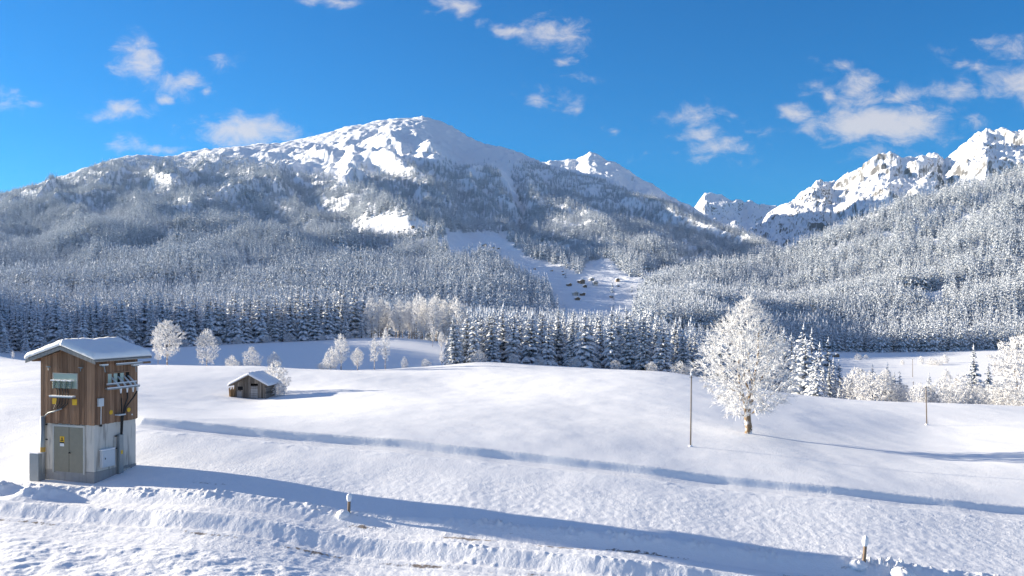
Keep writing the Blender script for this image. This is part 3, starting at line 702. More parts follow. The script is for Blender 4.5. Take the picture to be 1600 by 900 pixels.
for px, Y, top, kinds, lab in ((1523,132,538,SPRUCES_WHITE,'white spire-shaped spruce rising above the right hedge'),(1545,140,565,SPRUCES_WHITE,'thin frosted spruce right of the white spire spruce'),
    (1362,135,568,SPRUCES,'small dark spruce behind the bush with bare stems, left of the round hedge tree'),(1386,134,566,SPRUCES,'dark pointed spruce behind the round hedge tree'),(1407,134,577,SPRUCES,'small dark spruce right of the round hedge tree'),
    (1452,134,581,SPRUCES,'small dark spruce behind the thin pole'),(1332,140,578,SPRUCES_WHITE,'pale spruce at the left end of the hedge'),(1345,142,584,SPRUCES_WHITE,'small pale spruce behind the hedge end'),(1398,138,580,SPRUCES_WHITE,'pale spruce between the two dark pointed ones')):
    x = (px-CX)/F*Y; g = gz(x, Y); z1 = H + (HY-top)/F*Y
    place_spruce(x, Y, z1-g, kinds, lab, None, wide=1.2)
# brush on the far valley meadow
for px, py, Y, hp, wd in ((1341,555,700,9,1.2),(1353,553,720,6,1),(1439,562,640,12,.7),(1456,564,625,11,1.4),(1466,564,620,9,1.3),(1476,562,640,13,.8),(1545,557,700,4,2),(1410,560,640,7,.8)):
    x, y, _ = W(px, py, Y); place_tree(random.choice(BUSH), x, y, hp*Y/F, 'small frosted bush on the snowy valley meadow at the foot of the right hill', 'bush', 'bushes on the far valley meadow', name='frosted_bush', wide=wd)

# ---------------------------------------------------------------- far forest (nobody could count it)
def scatter(name, pts, scl, label, group=None):
    pts = np.asarray(pts, dtype=np.float32); me = bpy.data.meshes.new(name); me.vertices.add(len(pts)); me.vertices.foreach_set('co', pts.ravel())
    for k, v, t in (('scl', scl, 'FLOAT'), ('rot', rng.uniform(0, 6.28, len(pts)), 'FLOAT'), ('var', rng.integers(0, len(FAR_KINDS), len(pts)), 'INT')):
        a = me.attributes.new(k, t, 'POINT'); a.data.foreach_set('value', np.asarray(v, dtype=np.int32 if t == 'INT' else np.float32))
    me.materials.append(M_SPRUCE_FAR)
    o = link(bpy.data.objects.new(name, me)); tag(o, label, 'forest', group, 'stuff')
    g = bpy.data.node_groups.get('plant the forest')
    if g is None:
        g = bpy.data.node_groups.new('plant the forest', 'GeometryNodeTree')
        g.interface.new_socket('Geometry', in_out='INPUT', socket_type='NodeSocketGeometry'); g.interface.new_socket('Geometry', in_out='OUTPUT', socket_type='NodeSocketGeometry')
        N, L = g.nodes, g.links; gi = N.new('NodeGroupInput'); go = N.new('NodeGroupOutput'); iop = N.new('GeometryNodeInstanceOnPoints'); jn = N.new('GeometryNodeJoinGeometry')
        for k in FAR_KINDS:
            oi = N.new('GeometryNodeObjectInfo'); oi.inputs['Object'].default_value = k; oi.inputs['As Instance'].default_value = True; L.new(oi.outputs['Geometry'], jn.inputs[0])
        def at(nm, t):
            n = N.new('GeometryNodeInputNamedAttribute'); n.data_type = t; n.inputs['Name'].default_value = nm; return n.outputs[0]
        L.new(gi.outputs[0], iop.inputs['Points']); L.new(jn.outputs[0], iop.inputs['Instance']); iop.inputs['Pick Instance'].default_value = True
        L.new(at('var', 'INT'), iop.inputs['Instance Index']); L.new(at('scl', 'FLOAT'), iop.inputs['Scale'])
        cx = N.new('ShaderNodeCombineXYZ'); L.new(at('rot', 'FLOAT'), cx.inputs[2]); L.new(cx.outputs[0], iop.inputs['Rotation'])
        L.new(iop.outputs[0], go.inputs[0])
    md = o.modifiers.new('plant', 'NODES'); md.node_group = g; return o
def inside(px, py, poly):
    r = np.zeros(px.shape, bool); n = len(poly)
    for i in range(n):
        (x0, y0), (x1, y1) = poly[i], poly[(i+1) % n]
        c = ((y0 > py) != (y1 > py)) & (px < (x1-x0)*(py-y0)/((y1-y0) + 1e-9) + x0); r ^= c
    return r
CLEAR = [[(557,362),(578,342),(600,336),(668,350),(664,362),(630,368),(590,366)],
 [(670,388),(700,364),(745,362),(800,367),(792,378),(815,397),(862,410),(905,426),(926,408),(948,404),(970,418),(985,432),(1016,438),(1006,462),(985,512),(890,512),(864,470),(826,438),(790,412),(760,400),(720,402)],
 [(1045,404),(1080,400),(1112,407),(1092,415),(1060,416)],[(1000,430),(1046,421),(1058,424),(1046,434),(1010,440)],[(265,290),(300,283),(295,294)],[(440,288),(470,280),(478,288)],
 [(512,283),(545,270),(555,280),(530,288)]]
def forest_massif(n):
    px = rng.uniform(-60, 1300, n); k = rng.random(n)**.62*.985
    y0 = np.interp(px, massif.d0[:, 0], massif.d0[:, 1]); y1 = np.interp(px, massif.d1[:, 0], massif.d1[:, 1])
    Y = y0*(y1/y0)**k; X = (px-CX)/F*Y; z = massif.z(X, Y); py = HY - F*(z-H)/Y
    tl = np.interp(px, TREELINE[:, 0], TREELINE[:, 1]) + 9*fbm(px/22, px*0, 3, 200)
    pr = smooth(-14, 8, py-tl)*.985 + .10*smooth(-40, -6, py-tl)*smooth(-.1, .3, fbm(X/120, Y/160, 3, 263))
    op = fbm(X/190, Y/300, 3, 210); pr = pr*(1 - .75*smooth(.28, .5, op)*smooth(.35, .6, k))
    wx, wy = px + 13*fbm(X/90, Y/160, 3, 260), py + 5*fbm(X/80, Y/140, 3, 261)
    for c in CLEAR: pr = np.where(inside(wx, wy, c), .002, pr)
    pr = np.where(np.abs(px - np.interp(py, [262, 290, 330, 360, 400], [786, 795, 815, 822, 822])) < np.interp(py, [262, 300, 330, 345], [9, 6, 5, 0]), 0, pr)
    m = rng.random(n) < pr; X, Y, z, k = X[m], Y[m], z[m], k[m]
    s = rng.uniform(1.5, 2.75, len(X))*(1 + .5*fbm(X/90, Y/130, 2, 220))*np.interp(k, [0, .8, .92, 1], [1, 1, .8, .6])
    return np.stack([X, Y, z-1], 1), s
def forest_slope(n):
    px = rng.uniform(970, 1680, n); k = rng.random(n)*1.0
    y0 = np.interp(px, slope.d0[:, 0], slope.d0[:, 1]); y1 = np.interp(px, slope.d1[:, 0], slope.d1[:, 1])
    Y = y0*(y1/y0)**k; X = (px-CX)/F*Y; z = slope.z(X, Y); py = HY - F*(z-H)/Y
    keep = ~inside(px, py, [(1590,500),(1600,490),(1660,470),(1660,520),(1590,515)])
    for c in ((1432,548,1446,520),(1560,420,1600,380)): pass
    op = fbm(X/110, Y/150, 3, 230); keep &= ~((op > .42) & (k > .15)); keep &= rng.random(n) < (.5 + .5*smooth(0, .5, 1-k*.6))*smooth(985, 1050, px + 18*fbm(X/60, Y/60, 3, 262))
    X, Y, z = X[keep], Y[keep], z[keep]
    s = rng.uniform(1.45, 2.75, len(X))*(1 + .3*fbm(X/70, Y/70, 2, 231)); return np.stack([X, Y, z-1], 1), s
def forest_alp(n):
    px = rng.uniform(1240, 1640, n); k = rng.uniform(0, .75, n); y0 = 2600.0; y1 = np.interp(px, alp_right.d1[:, 0], alp_right.d1[:, 1])
    Y = y0*(y1/y0)**k; X = (px-CX)/F*Y; z = alp_right.z(X, Y); py = HY - F*(z-H)/Y
    lim = np.interp(px, [1240, 1330, 1400, 1450, 1500, 1560, 1600], [372, 318, 292, 278, 278, 256, 252]) + 10*fbm(px/15, px*0, 3, 240)
    m = (py > lim) & (rng.random(n) < .9); return np.stack([X[m], Y[m], z[m]-1], 1), rng.uniform(1.2, 2.4, m.sum())
def forest_valley(n):
    u = rng.uniform(-.95, .33, n); Y = rng.uniform(200, 860, n); px = CX + F*u
    front = np.interp(px, [-420, -180, -60, 0, 300, 480, 590, 640, 720, 721, 1090, 1260], [205, 222, 262, 292, 334, 360, 374, 392, 330, 205, 205, 200])
    keep = Y > front + 8*fbm(px/30, px*0, 2, 250); keep &= rng.random(n) < np.interp(Y, [200, 860], [.25, 1])
    u2 = rng.uniform(-.98, -.635, 1500); Y2 = rng.uniform(212, 420, 1500)  # extra trees on the unseen left hill, added to shade the hollow
    X = np.concatenate([(u*Y)[keep], u2*Y2]); Y = np.concatenate([Y[keep], Y2]); z = np.concatenate([base_z(X[i:i+20000], Y[i:i+20000]) for i in range(0, len(X), 20000)])
    s = rng.uniform(1.2, 1.95, len(X)); s = np.where(X/Y > -.08, np.minimum(s, 1.5), s); s = np.where(X/Y < -.63, s*1.15, s); return np.stack([X, Y, z-.5], 1), s
scatter('forest', *forest_massif(74000), 'grey frosted spruce forest covering the broad mountain behind the left wood')
scatter('forest', *forest_slope(17500), 'frosted spruce forest covering the steep hill on the right')
scatter('forest', *forest_alp(6000), 'thin high forest under the rocky peaks, above the right hill')
scatter('forest', *forest_valley(9000), 'frosted spruce wood on the valley floor behind the front trees')

# ---------------------------------------------------------------- the transformer tower
M_PLANK = mat_wood('weathered brown planks', (.155, .090, .058), (.375, .23, .148))
M_GREYWOOD = mat_wood('grey barn boards', (.11, .095, .08), (.36, .31, .26), 1.4)
M_CONC = mat_concrete('pale render', (.50, .475, .43), (.65, .62, .57), .55)
M_PLINTH = mat_concrete('grey plinth concrete', (.24, .235, .23), (.37, .365, .36), .3)
M_DOOR = mat_paint('olive grey door paint', (.27, .25, .19), .5)
M_DOORFR = mat_paint('light door frame', (.52, .51, .47), .6)
M_GALV = mat_paint('galvanised grey metal', (.30, .33, .35), .45, .1, .35)
M_BOX = mat_paint('pale grey cabinet', (.56, .60, .64), .45, .05)
M_DARK = mat_paint('dark rubber', (.02, .02, .022), .6)
M_YEL = mat_paint('yellow warning plate', (.80, .47, .02), .45, .06)
M_WHITE = mat_paint('white plate', (.8, .8, .8), .5, .04)
M_BLACK = mat_paint('black print', (.015, .015, .015), .6)
M_PANEL = mat_paint('pale green panel', (.42, .52, .46), .5, .06)
M_PORC = mat_paint('grey green insulator glaze', (.24, .30, .27), .25, .05)
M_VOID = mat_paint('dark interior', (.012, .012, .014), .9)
M_TIN = mat_paint('sheet roofing', (.27, .28, .29), .5, .1, .4)
M_FASCIA = mat_wood('grey fascia board', (.20, .19, .18), (.40, .385, .36))
M_RUST = mat_paint('brown pole tip', (.22, .12, .06), .7)

def snow_slab(name, P0, P1, P2, P3, thick, parent, seed=0, nu=40, nv=28, lip=.10):
    """rounded blanket of snow over a sloping quad (P0-P1 along the eave, P3-P2 along the ridge)"""
    P0, P1, P2, P3 = (np.array(p, float) for p in (P0, P1, P2, P3))
    u = np.linspace(0, 1, nu); v = np.linspace(0, 1, nv); U, Vv = np.meshgrid(u, v)
    B = (P0*((1-U)*(1-Vv))[..., None] + P1*(U*(1-Vv))[..., None] + P2*(U*Vv)[..., None] + P3*((1-U)*Vv)[..., None])
    nrm = np.cross(P1-P0, P3-P0); nrm /= np.linalg.norm(nrm); nrm *= np.sign(nrm[2])
    L = np.linalg.norm(P1-P0); Wd = np.linalg.norm(P3-P0)
    def edge(t, ln): d = np.minimum(t, 1-t)*ln; return np.sqrt(np.clip(1-(1-np.clip(d/.22, 0, 1))**2, 0, 1))
    e = np.minimum(edge(U, L), np.sqrt(np.clip(1-(1-np.clip(Vv*Wd/.22, 0, 1))**2, 0, 1)))
    n = fbm(U*L*1.1+seed, Vv*Wd*1.1, 3, seed+300)
    hgt = thick*(.35 + .65*e)*(1 + .35*n) + .02*fbm(U*L*5, Vv*Wd*5, 2, seed+310)
    top = B + np.array([0, 0, 1])*hgt[..., None]; top += (1-e)[..., None]*np.array([0, 0, 0.0])
    verts = np.concatenate([top.reshape(-1, 3), B.reshape(-1, 3) + np.array([0, 0, .004])]); N = nu*nv
    fs = [grid_faces(nv, nu), grid_faces(nv, nu)[:, ::-1] + N]
    def strip(ix): ix = np.array(ix); return np.stack([ix[:-1], ix[:-1]+N, ix[1:]+N, ix[1:]], 1)
    fs += [strip(np.arange(nu)), strip(np.arange(nu)[::-1] + (nv-1)*nu), strip((np.arange(nv)*nu)[::-1]), strip(np.arange(nv)*nu + nu-1)]
    return link(bpy.data.objects.new(name, mesh_np(name, verts, fs, M_SNOW)), parent)

def tower():
    X, Y, _ = W(147, 757, 41.0); z = W(147, 757, 41.0)[2]
    T = empty('transformer_tower', (X, Y, z), math.radians(-20))
    tag(T, 'tall brown wooden transformer tower on a pale concrete base with snowy roof', 'tower')
    w, d = 3.1, 2.6
    # local frame: door gable in the plane y = 0 (x from -3.1 to 0), cable wall in the plane x = 0 (y from 0 to 2.6)
    MB().box(-w, 0, 0, d, .55, 2.80).build('concrete_wall', M_CONC, T, .02)
    MB().box(-w-.015, .015, -.015, d+.015, -.8, .55).build('plinth', M_PLINTH, T, .02)
    # cladding: upright planks on all four sides, the gables cut to the roof slope
    cl = MB(); e = 5.74; ap = 6.20; pr = .055
    def top(x): return e + (ap-e)*(1-abs(x+w/2)/(w/2))
    n = 22; r = random.Random(4)
    for yy in (-pr, d+pr-.045):
        for k in range(n):
            x0 = -w-pr + (w+2*pr)*k/n + .004; x1 = -w-pr + (w+2*pr)*(k+1)/n - .004; o = r.uniform(-.008, .008); zb = 2.70 + r.uniform(-.015, .015)
            vs = [(x0, yy+o, zb), (x1, yy+o, zb), (x1, yy+o, top(min(max(x1, -w), 0))), (x0, yy+o, top(min(max(x0, -w), 0)))]
            cl.add(vs + [(a, b+.045, c) for a, b, c in vs], [(0,1,2,3),(7,6,5,4),(0,4,5,1),(1,5,6,2),(2,6,7,3),(3,7,4,0)])
    for xx in (-w-pr, pr-.045):
        for k in range(18):
            y0 = d*k/18 + .004; y1 = d*(k+1)/18 - .004; o = r.uniform(-.008, .008); zb = 2.70 + r.uniform(-.015, .015)
            cl.box(xx+o, xx+o+.045, y0, y1, zb, e-.01)
    cl.build('wood_cladding', M_PLANK, T)
    MB().box(-w+.02, -.02, .02, d-.02, 2.8, e-.02).build('inner_wall', M_VOID, T)
    # roof: two sheets on boards, overhanging
    ov, fo, bo = .50, .42, .52; sl = (ap-e)/(w/2)
    roof = empty('roof', (0, 0, 0)); roof.parent = T
    xl, xr, xm = -w-ov-.05, ov-.02, -w/2; zl = ap - sl*(xm-xl) + .03; zr = ap - sl*(xr-xm) + .03; zm = ap + .06; y0, y1 = -fo, d+bo
    th = .07
    MB().prism([(xl, zl), (xm, zm), (xr, zr), (xr, zr+th), (xm, zm+th), (xl, zl+th)], y0, y1).build('roof_deck', M_FASCIA, roof)
    tin = MB(); nn = 34
    for (xa, za, xb, zb) in ((xl-.04, zl+th-.012, xm, zm+th+.004), (xm, zm+th+.004, xr+.04, zr+th-.012)):
        for k in range(nn*2):
            ya = y0-.02 + (y1-y0+.04)*k/(nn*2); yb = y0-.02 + (y1-y0+.04)*(k+1)/(nn*2); ha, hb = (.03, .004) if k % 2 else (.004, .03)
            tin.add([(xa, ya, za+ha), (xa, yb, za+hb), (xb, yb, zb+hb), (xb, ya, zb+ha), (xa, ya, za+ha-.008), (xa, yb, za+hb-.008), (xb, yb, zb+hb-.008), (xb, ya, zb+ha-.008)],
                    [(0,1,2,3),(7,6,5,4),(0,4,5,1),(2,6,7,3)])
    tin.build('roofing_sheet', M_TIN, roof)
    fa = MB()
    for xa, za, xb, zb in ((xl-.02, zl, xm, zm), (xm, zm, xr+.02, zr)):
        fa.add([(xa, y0-.03, za-.10), (xb, y0-.03, zb-.10), (xb, y0-.03, zb+th-.01), (xa, y0-.03, za+th-.01), (xa, y0-.002, za-.10), (xb, y0-.002, zb-.10), (xb, y0-.002, zb+th-.01), (xa, y0-.002, za+th-.01)],
               [(0,1,2,3),(7,6,5,4),(0,4,5,1),(1,5,6,2),(2,6,7,3),(3,7,4,0)])
    fa.build('fascia', M_FASCIA, roof)
    pu = MB()
    for xx in (-w-.18, xm, .12): pu.box(xx-.05, xx+.05, y0+.02, y1-.02, ap - sl*abs(xx-xm) - .10, ap - sl*abs(xx-xm) + .028)
    pu.build('purlin', M_PLANK, roof)
    t0 = th + .035
    snow_slab('snow_cover', (xl-.06, y0-.05, zl+t0), (xl-.06, y1+.05, zl+t0), (xm, y1+.05, zm+t0), (xm, y0-.05, zm+t0), .27, roof, 3)
    snow_slab('snow_cover', (xr-.02, y0-.05, zr+t0), (xr-.02, y1+.05, zr+t0), (xm, y1+.05, zm+t0), (xm, y0-.05, zm+t0), .27, roof, 9)
    # door
    D = MB().box(-2.33, -1.462, -.045, -.002, .48, 2.56).box(-1.448, -.60, -.045, -.002, .48, 2.56).build('door', M_DOOR, T, .008)
    MB().box(-2.43, -2.335, -.06, -.001, .42, 2.66).box(-.595, -.50, -.06, -.001, .42, 2.66).box(-2.335, -.595, -.06, -.001, 2.565, 2.66).build('door_frame', M_DOORFR, D)
    MB().box(-1.475, -1.435, -.06, -.046, .5, 2.54).build('door_strip', M_DOOR, D)
    MB().tube([(-1.40, -.046, 1.38), (-1.40, -.10, 1.38)], .035, 10).box(-1.42, -1.29, -.11, -.09, 1.365, 1.395).build('handle', M_DARK, D)
    S = MB().box(-1.98, -1.72, -.058, -.047, 1.80, 2.12).build('warning_sign', M_YEL, D)
    MB().box(-1.975, -1.725, -.062, -.0585, 1.66, 1.795).build('sign_text_plate', M_WHITE, S)
    MB().add([(-1.85, -.060, 2.09), (-1.95, -.060, 1.90), (-1.75, -.060, 1.90), (-1.85, -.064, 2.09), (-1.95, -.064, 1.90), (-1.75, -.064, 1.90)], [(3,4,5),(0,3,5,2),(0,1,4,3),(1,2,5,4)]).box(-1.975, -1.725, -.063, -.0585, 1.802, 1.86).build('sign_symbol', M_BLACK, S)
    MB().box(-1.87, -1.83, -.067, -.0645, 1.93, 2.0).build('sign_flash', M_YEL, S)
    # gable opening with bushings
    P = MB().box(-2.33, -.95, -.075, -.057, 4.36, 5.02).build('switch_panel', M_PANEL, T)
    MB().box(-2.39, -2.335, -.09, -.056, 4.33, 5.06).box(-.945, -.90, -.09, -.056, 4.33, 5.06).box(-2.335, -.945, -.09, -.056, 5.025, 5.06).build('panel_frame', M_DOORFR, P)
    for bx in (-2.18, -1.85, -1.52, -1.19):
        b = MB(); pts = []; rs = []
        for k in range(9): pts.append((bx, -.09-.0*k, 4.70-.042*k)); rs.append(.085 if k % 2 == 0 else .055)
        b.tube([(p[0], -.20, p[2]) for p in pts], rs, 10); b.box(bx-.03, bx+.03, -.2, -.076, 4.62, 4.68)
        I = b.build('insulator', M_PORC, P, smooth_=False)
        MB().box(bx-.12, bx+.12, -.31, -.08, 4.705, 4.76).build('snow_cap', M_SNOW, I, .02)
    sh = MB().box(-2.42, -1.03, -.26, -.057, 3.93, 3.97).build('cable_shelf', M_GALV, T)
    MB().box(-2.43, -1.02, -.27, -.05, 3.972, 4.03).build('snow_cap', M_SNOW, sh, .02)
    for bx, ex in ((-2.02, -2.15), (-1.86, -2.05), (-1.68, -1.95), (-1.50, -1.8), (-1.35, -1.7)):
        MB().tube([(bx, -.20, 4.38), (bx+.02, -.2, 4.1), (bx+.02, -.19, 3.9), (bx-.06, -.16, 3.65), (ex-.12, -.14, 3.38)], .02, 6).build('cable', M_DARK, T)
    MB().tube([(-1.75, -.15, 3.42), (-2.2, -.16, 3.28), (-2.55, -.16, 3.20), (-2.80, -.16, 3.02), (-2.90, -.16, 2.75), (-2.91, -.16, 2.6)], .035, 8).build('cable', M_GALV, T, smooth_=True)
    for px0 in (-2.42, -1.22):
        MB().box(px0, px0+.27, -.075, -.058, 3.60, 3.87).build('warning_sign', M_YEL, T)
    c = MB().tube([(-2.91, -.16, .35), (-2.91, -.16, 3.02)], .11, 12).build('conduit', M_GALV, T, smooth_=True)
    MB().box(-3.03, -2.79, -.06, -.0, 1.9, 1.95).box(-3.03, -2.79, -.06, -.0, 2.6, 2.65).build('clamp', M_DARK, c)
    MB().tube([(-2.91, -.16, 1.36), (-2.91, -.16, 1.58)], .114, 12).build('yellow_band', mat_paint('ochre band', (.45, .27, .05)), c)
    bx = MB().box(-3.42, -2.86, -.46, -.05, .02, 1.30).build('junction_box', M_GALV, T, .02)
    MB().box(-3.43, -2.85, -.47, -.04, 1.302, 1.35).build('snow_cap', M_SNOW, bx, .02)
    MB().box(-3.30, -2.95, -.40, -.12, -.6, .018).build('pedestal', M_PLINTH, bx)
    # cable wall: dark opening, bushings, brackets, cables
    o = MB().box(pr-.02, pr+.006, .72, 2.08, 4.48, 5.02).build('opening', M_VOID, T)
    for yy in (.86, 1.22, 1.62):
        MB().box(pr+.008, pr+.035, yy-.12, yy+.10, 4.55, 5.0).build('pale_panel', M_PANEL, o)
    MB().box(pr, pr+.05, .66, .72, 4.43, 5.06).box(pr, pr+.05, 2.08, 2.14, 4.43, 5.06).box(pr, pr+.05, .72, 2.08, 5.02, 5.06).build('opening_frame', M_PLANK, o)
    br = MB().tube([(pr+.40, .35, 4.33), (pr+.40, 2.35, 4.33)], .035, 8).tube([(pr+.26, .45, 4.52), (pr+.26, 2.3, 4.52)], .03, 8).box(pr, pr+.44, .60, .66, 4.3, 4.36).box(pr, pr+.44, 2.1, 2.16, 4.3, 4.36).build('cable_bracket', M_GALV, T)
    MB().box(pr+.355, pr+.445, .35, 2.35, 4.366, 4.41).box(pr+.22, pr+.30, .45, 2.3, 4.551, 4.59).build('snow_cap', M_SNOW, br, .015)
    for yy, ey in ((.95, 1.12), (1.35, 1.5), (1.72, 1.62), (2.0, 1.7)):
        b = MB(); b.tube([(pr+.03, yy, 4.85), (pr+.22, yy+.08, 4.62), (pr+.40, yy+.2, 4.30)], [.035, .045, .05], 8)
        s_ = b.build('bushing', M_BOX, T, smooth_=True)
        MB().tube([(pr+.40, yy+.2, 4.30), (pr+.40, yy+.2, 4.08)], [.055, .03], 8).build('cable_end', M_WHITE, s_)
    for pts in ([(pr+.40, 1.15, 4.1), (pr+.36, 1.22, 3.8), (pr+.24, 1.38, 3.3), (pr+.15, 1.44, 2.9), (pr+.12, 1.45, 2.1)],
                [(pr+.40, 1.55, 4.1), (pr+.36, 1.62, 3.85), (pr+.26, 1.52, 3.4), (pr+.17, 1.48, 2.9), (pr+.14, 1.46, 2.1)],
                [(pr+.40, 2.18, 4.1), (pr+.38, 2.0, 3.85), (pr+.27, 1.62, 3.4), (pr+.19, 1.50, 2.9), (pr+.16, 1.47, 2.1)]):
        MB().tube(pts, .034, 8).build('cable', M_DARK, T, smooth_=True)
    MB().box(pr, pr+.26, 1.18, 1.62, 3.02, 3.08).build('cable_clamp', M_BOX, T)
    c = MB().box(.022, .20, 1.34, 1.60, -.5, 2.12).build('conduit', M_GALV, T, .02)
    MB().box(.2015, .207, 1.42, 1.54, 1.18, 1.36).build('yellow_band', M_YEL, c)
    MB().box(.016, .07, 1.22, 1.338, 2.02, 2.07).box(.016, .07, 1.22, 1.338, 1.44, 1.49).build('clamp', M_DARK, c)
    m = MB().box(.018, .20, .30, 1.06, .72, 1.50).build('meter_cabinet', M_BOX, T, .012)
    MB().box(.2015, .212, .36, 1.0, .78, 1.45).build('cabinet_door', M_BOX, m, .004)
    MB().box(.2125, .225, .43, .47, 1.08, 1.16).build('handle', M_DARK, m)
    MB().box(.01, .23, .28, 1.08, 1.502, 1.55).build('snow_cap', M_SNOW, m, .02)
    v = MB().box(.018, .05, 1.66, 2.30, .18, .42).build('vent_hood', M_CONC, T, .01)
    MB().box(.051, .06, 2.20, 2.29, .19, .41).build('vent_slot', M_DARK, v)
    # lamp box, its white cable, crossarm and hooks
    lb = MB().box(pr+.002, pr+.12, .12, .42, 3.55, 3.92).build('lamp_box', M_BOX, T, .015)
    MB().tube([(pr+.06, .30, 3.55), (pr+.05, .30, 3.1), (pr+.05, .30, 2.72)], .018, 6).build('white_cable', M_WHITE, lb)
    MB().box(pr, pr+.09, .25, .35, 2.62, 2.70).build('cable_socket', M_DARK, lb)
    ca = MB().tube([(pr+.22, 1.05, 5.42), (pr+.22, 3.05, 5.42)], .04, 8).tube([(pr, 1.25, 5.42), (pr+.22, 1.25, 5.42)], .02, 6).tube([(pr, 2.45, 5.42), (pr+.22, 2.45, 5.42)], .02, 6).build('crossarm', M_GALV, T)
    MB().tube([(pr+.22, 2.75, 5.42), (pr+.22, 3.25, 5.42)], .05, 8).build('crossarm_tip', M_RUST, ca)
    MB().box(pr+.19, pr+.25, 1.05, 2.7, 5.45, 5.49).build('snow_cap', M_SNOW, ca, .01)
    for yy, zz in ((.35, 5.38), (2.30, 5.26)):
        hk = MB().tube([(pr, yy, zz), (pr+.20, yy, zz), (pr+.22, yy+.03, zz-.26)], .025, 6).box(pr+.1, pr+.24, yy-.18, yy+.2, zz+.02, zz+.06).build('insulator_hook', M_GALV, T)
        MB().box(pr+.09, pr+.25, yy-.19, yy+.21, zz+.062, zz+.11).build('snow_cap', M_SNOW, hk, .01)
    for xx in (-2.55, -.62):
        MB().tube([(xx, -.05, 5.30), (xx, -.18, 5.30), (xx+.03, -.2, 5.18)], .022, 6).box(xx-.12, xx+.12, -.2, -.14, 5.325, 5.36).build('hook', M_GALV, T)
    for yy, zz in ((.95, 3.20), (2.06, 3.20)):
        MB().tube([(pr+.004, yy, zz), (pr+.022, yy, zz)], .105, 14).build('warning_disc', M_YEL, T)
    # snow blown on to the cable wall's boards
    MB().tube([(pr+.001, 2.28, 2.95), (pr+.015, 2.28, 2.95)], .04, 8).build('white_disc', M_WHITE, T)
    return T
tower()

# ---------------------------------------------------------------- the hay barn
def barn():
    Yb = 100.0; X, _, z = W(416, 623, Yb); z = gz(X, Yb) - .05
    B = empty('hay_barn', (X, Yb, z), math.radians(-8)); tag(B, 'small weathered grey hay barn with a snow-covered roof', 'barn')
    w, d, e, ap = 3.75, 2.7, 1.6, 2.6
    r = random.Random(8); cl = MB()
    def top(x): return e + (ap-e)*(1-abs(x+w/2)/(w/2))
    n = 19
    gaps = {}
    for yy in (0, d-.05):
        for k in range(n):
            x0 = -w + w*k/n + .01; x1 = -w + w*(k+1)/n - .01; o = r.uniform(-.02, .02); xm = (x0+x1)/2; parts = [(-.5, None)]
            if yy == 0 and -3.45 < xm < -2.85: parts = [(-.5, .95), (1.35, None)]
            if yy == 0 and -1.95 < xm < -1.0: parts = [(-.5, 1.45), (1.68, None)]
            for z0, z1 in parts:
                za = top(x0) if z1 is None else z1; zb = top(x1) if z1 is None else z1
                if za <= z0 or zb <= z0: continue
                vs = [(x0, yy+o, z0), (x1, yy+o, z0), (x1, yy+o, zb), (x0, yy+o, za)]
                cl.add(vs + [(a, b+.05, c) for a, b, c in vs], [(0,1,2,3),(7,6,5,4),(0,4,5,1),(1,5,6,2),(2,6,7,3),(3,7,4,0)])
    cl.build('gable_boards', M_GREYWOOD, B)
    for xx in (-w, -.1):
        sd = MB()
        for k in range(9): sd.box(xx + r.uniform(-.02, .02), xx+.1, -.06 - r.random()*.1, d+.1, -.35+.235*k, -.35+.235*k+.2)
        sd.build('log_wall', M_GREYWOOD, B)
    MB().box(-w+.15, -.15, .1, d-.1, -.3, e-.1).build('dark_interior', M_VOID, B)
    MB().box(-w/2-.07, -w/2+.07, -.1, -.03, -.4, ap-.12).build('centre_post', M_GREYWOOD, B)
    dr = MB()
    for k in range(5): dr.box(-1.98, -.98, -.07, -.03, .1+.26*k, .1+.26*k+.23)
    dr.build('door', mat_wood('pale door boards', (.25, .24, .23), (.45, .43, .41), 1.2), B)
    MB().box(-3.42, -2.88, -.06, -.03, .1, .80).build('hatch', mat_wood('pale hatch', (.24, .23, .22), (.42, .40, .38), 1.2), B)
    rf = empty('roof', (0, 0, 0)); rf.parent = B
    sl = (ap-e)/(w/2); xl, xr, xm = -w-.45, .40, -w/2; y0, y1 = -.55, d+.5; th = .08
    zl, zr, zm = ap - sl*(xm-xl) + .03, ap - sl*(xr-xm) + .03, ap+.03
    MB().prism([(xl, zl), (xm, zm), (xr, zr), (xr, zr+th), (xm, zm+th), (xl, zl+th)], y0, y1).build('roof_deck', M_GREYWOOD, rf)
    snow_slab('snow_cover', (xl-.08, y0-.06, zl+th), (xl-.08, y1+.06, zl+th), (xm, y1+.06, zm+th), (xm, y0-.06, zm+th), .26, rf, 21)
    snow_slab('snow_cover', (xr+.08, y0-.06, zr+th), (xr+.08, y1+.06, zr+th), (xm, y1+.06, zm+th), (xm, y0-.06, zm+th), .26, rf, 27)
barn()
def bent_tree():
    x, y = (431-CX)/F*104.5, 104.5
    t = place_tree(BUSH[0], x, y, 3.6, 'snow-burdened bush rising behind the right end of the barn roof', 'bush', name='snowy_bush', wide=.72)
    x, y = (437-CX)/F*101.5, 101.5
    place_tree(BUSH[1], x, y, 1.7, 'rounded snow-covered shrub at the back corner of the barn', 'bush', name='snowy_bush', wide=.8)
bent_tree()
def stump():
    x, y = (363-CX)/F*100.5, 100.5; v = MB(); r = random.Random(3)
    for k in range(26):
        a = r.random()*6.28; q = r.random()*.32; v.tube([(q*math.cos(a), q*math.sin(a), -.1), (q*1.25*math.cos(a), q*1.25*math.sin(a), r.uniform(.55, 1.15))], .05, 5)
    o = v.build('brushwood_bundle', mat_wood('dry brushwood', (.16, .10, .05), (.42, .29, .16)), None); o.location = (x, y, gz(x, y))
    tag(o, 'brown brushwood bundle leaning by the left wall of the barn', 'brushwood')
stump()

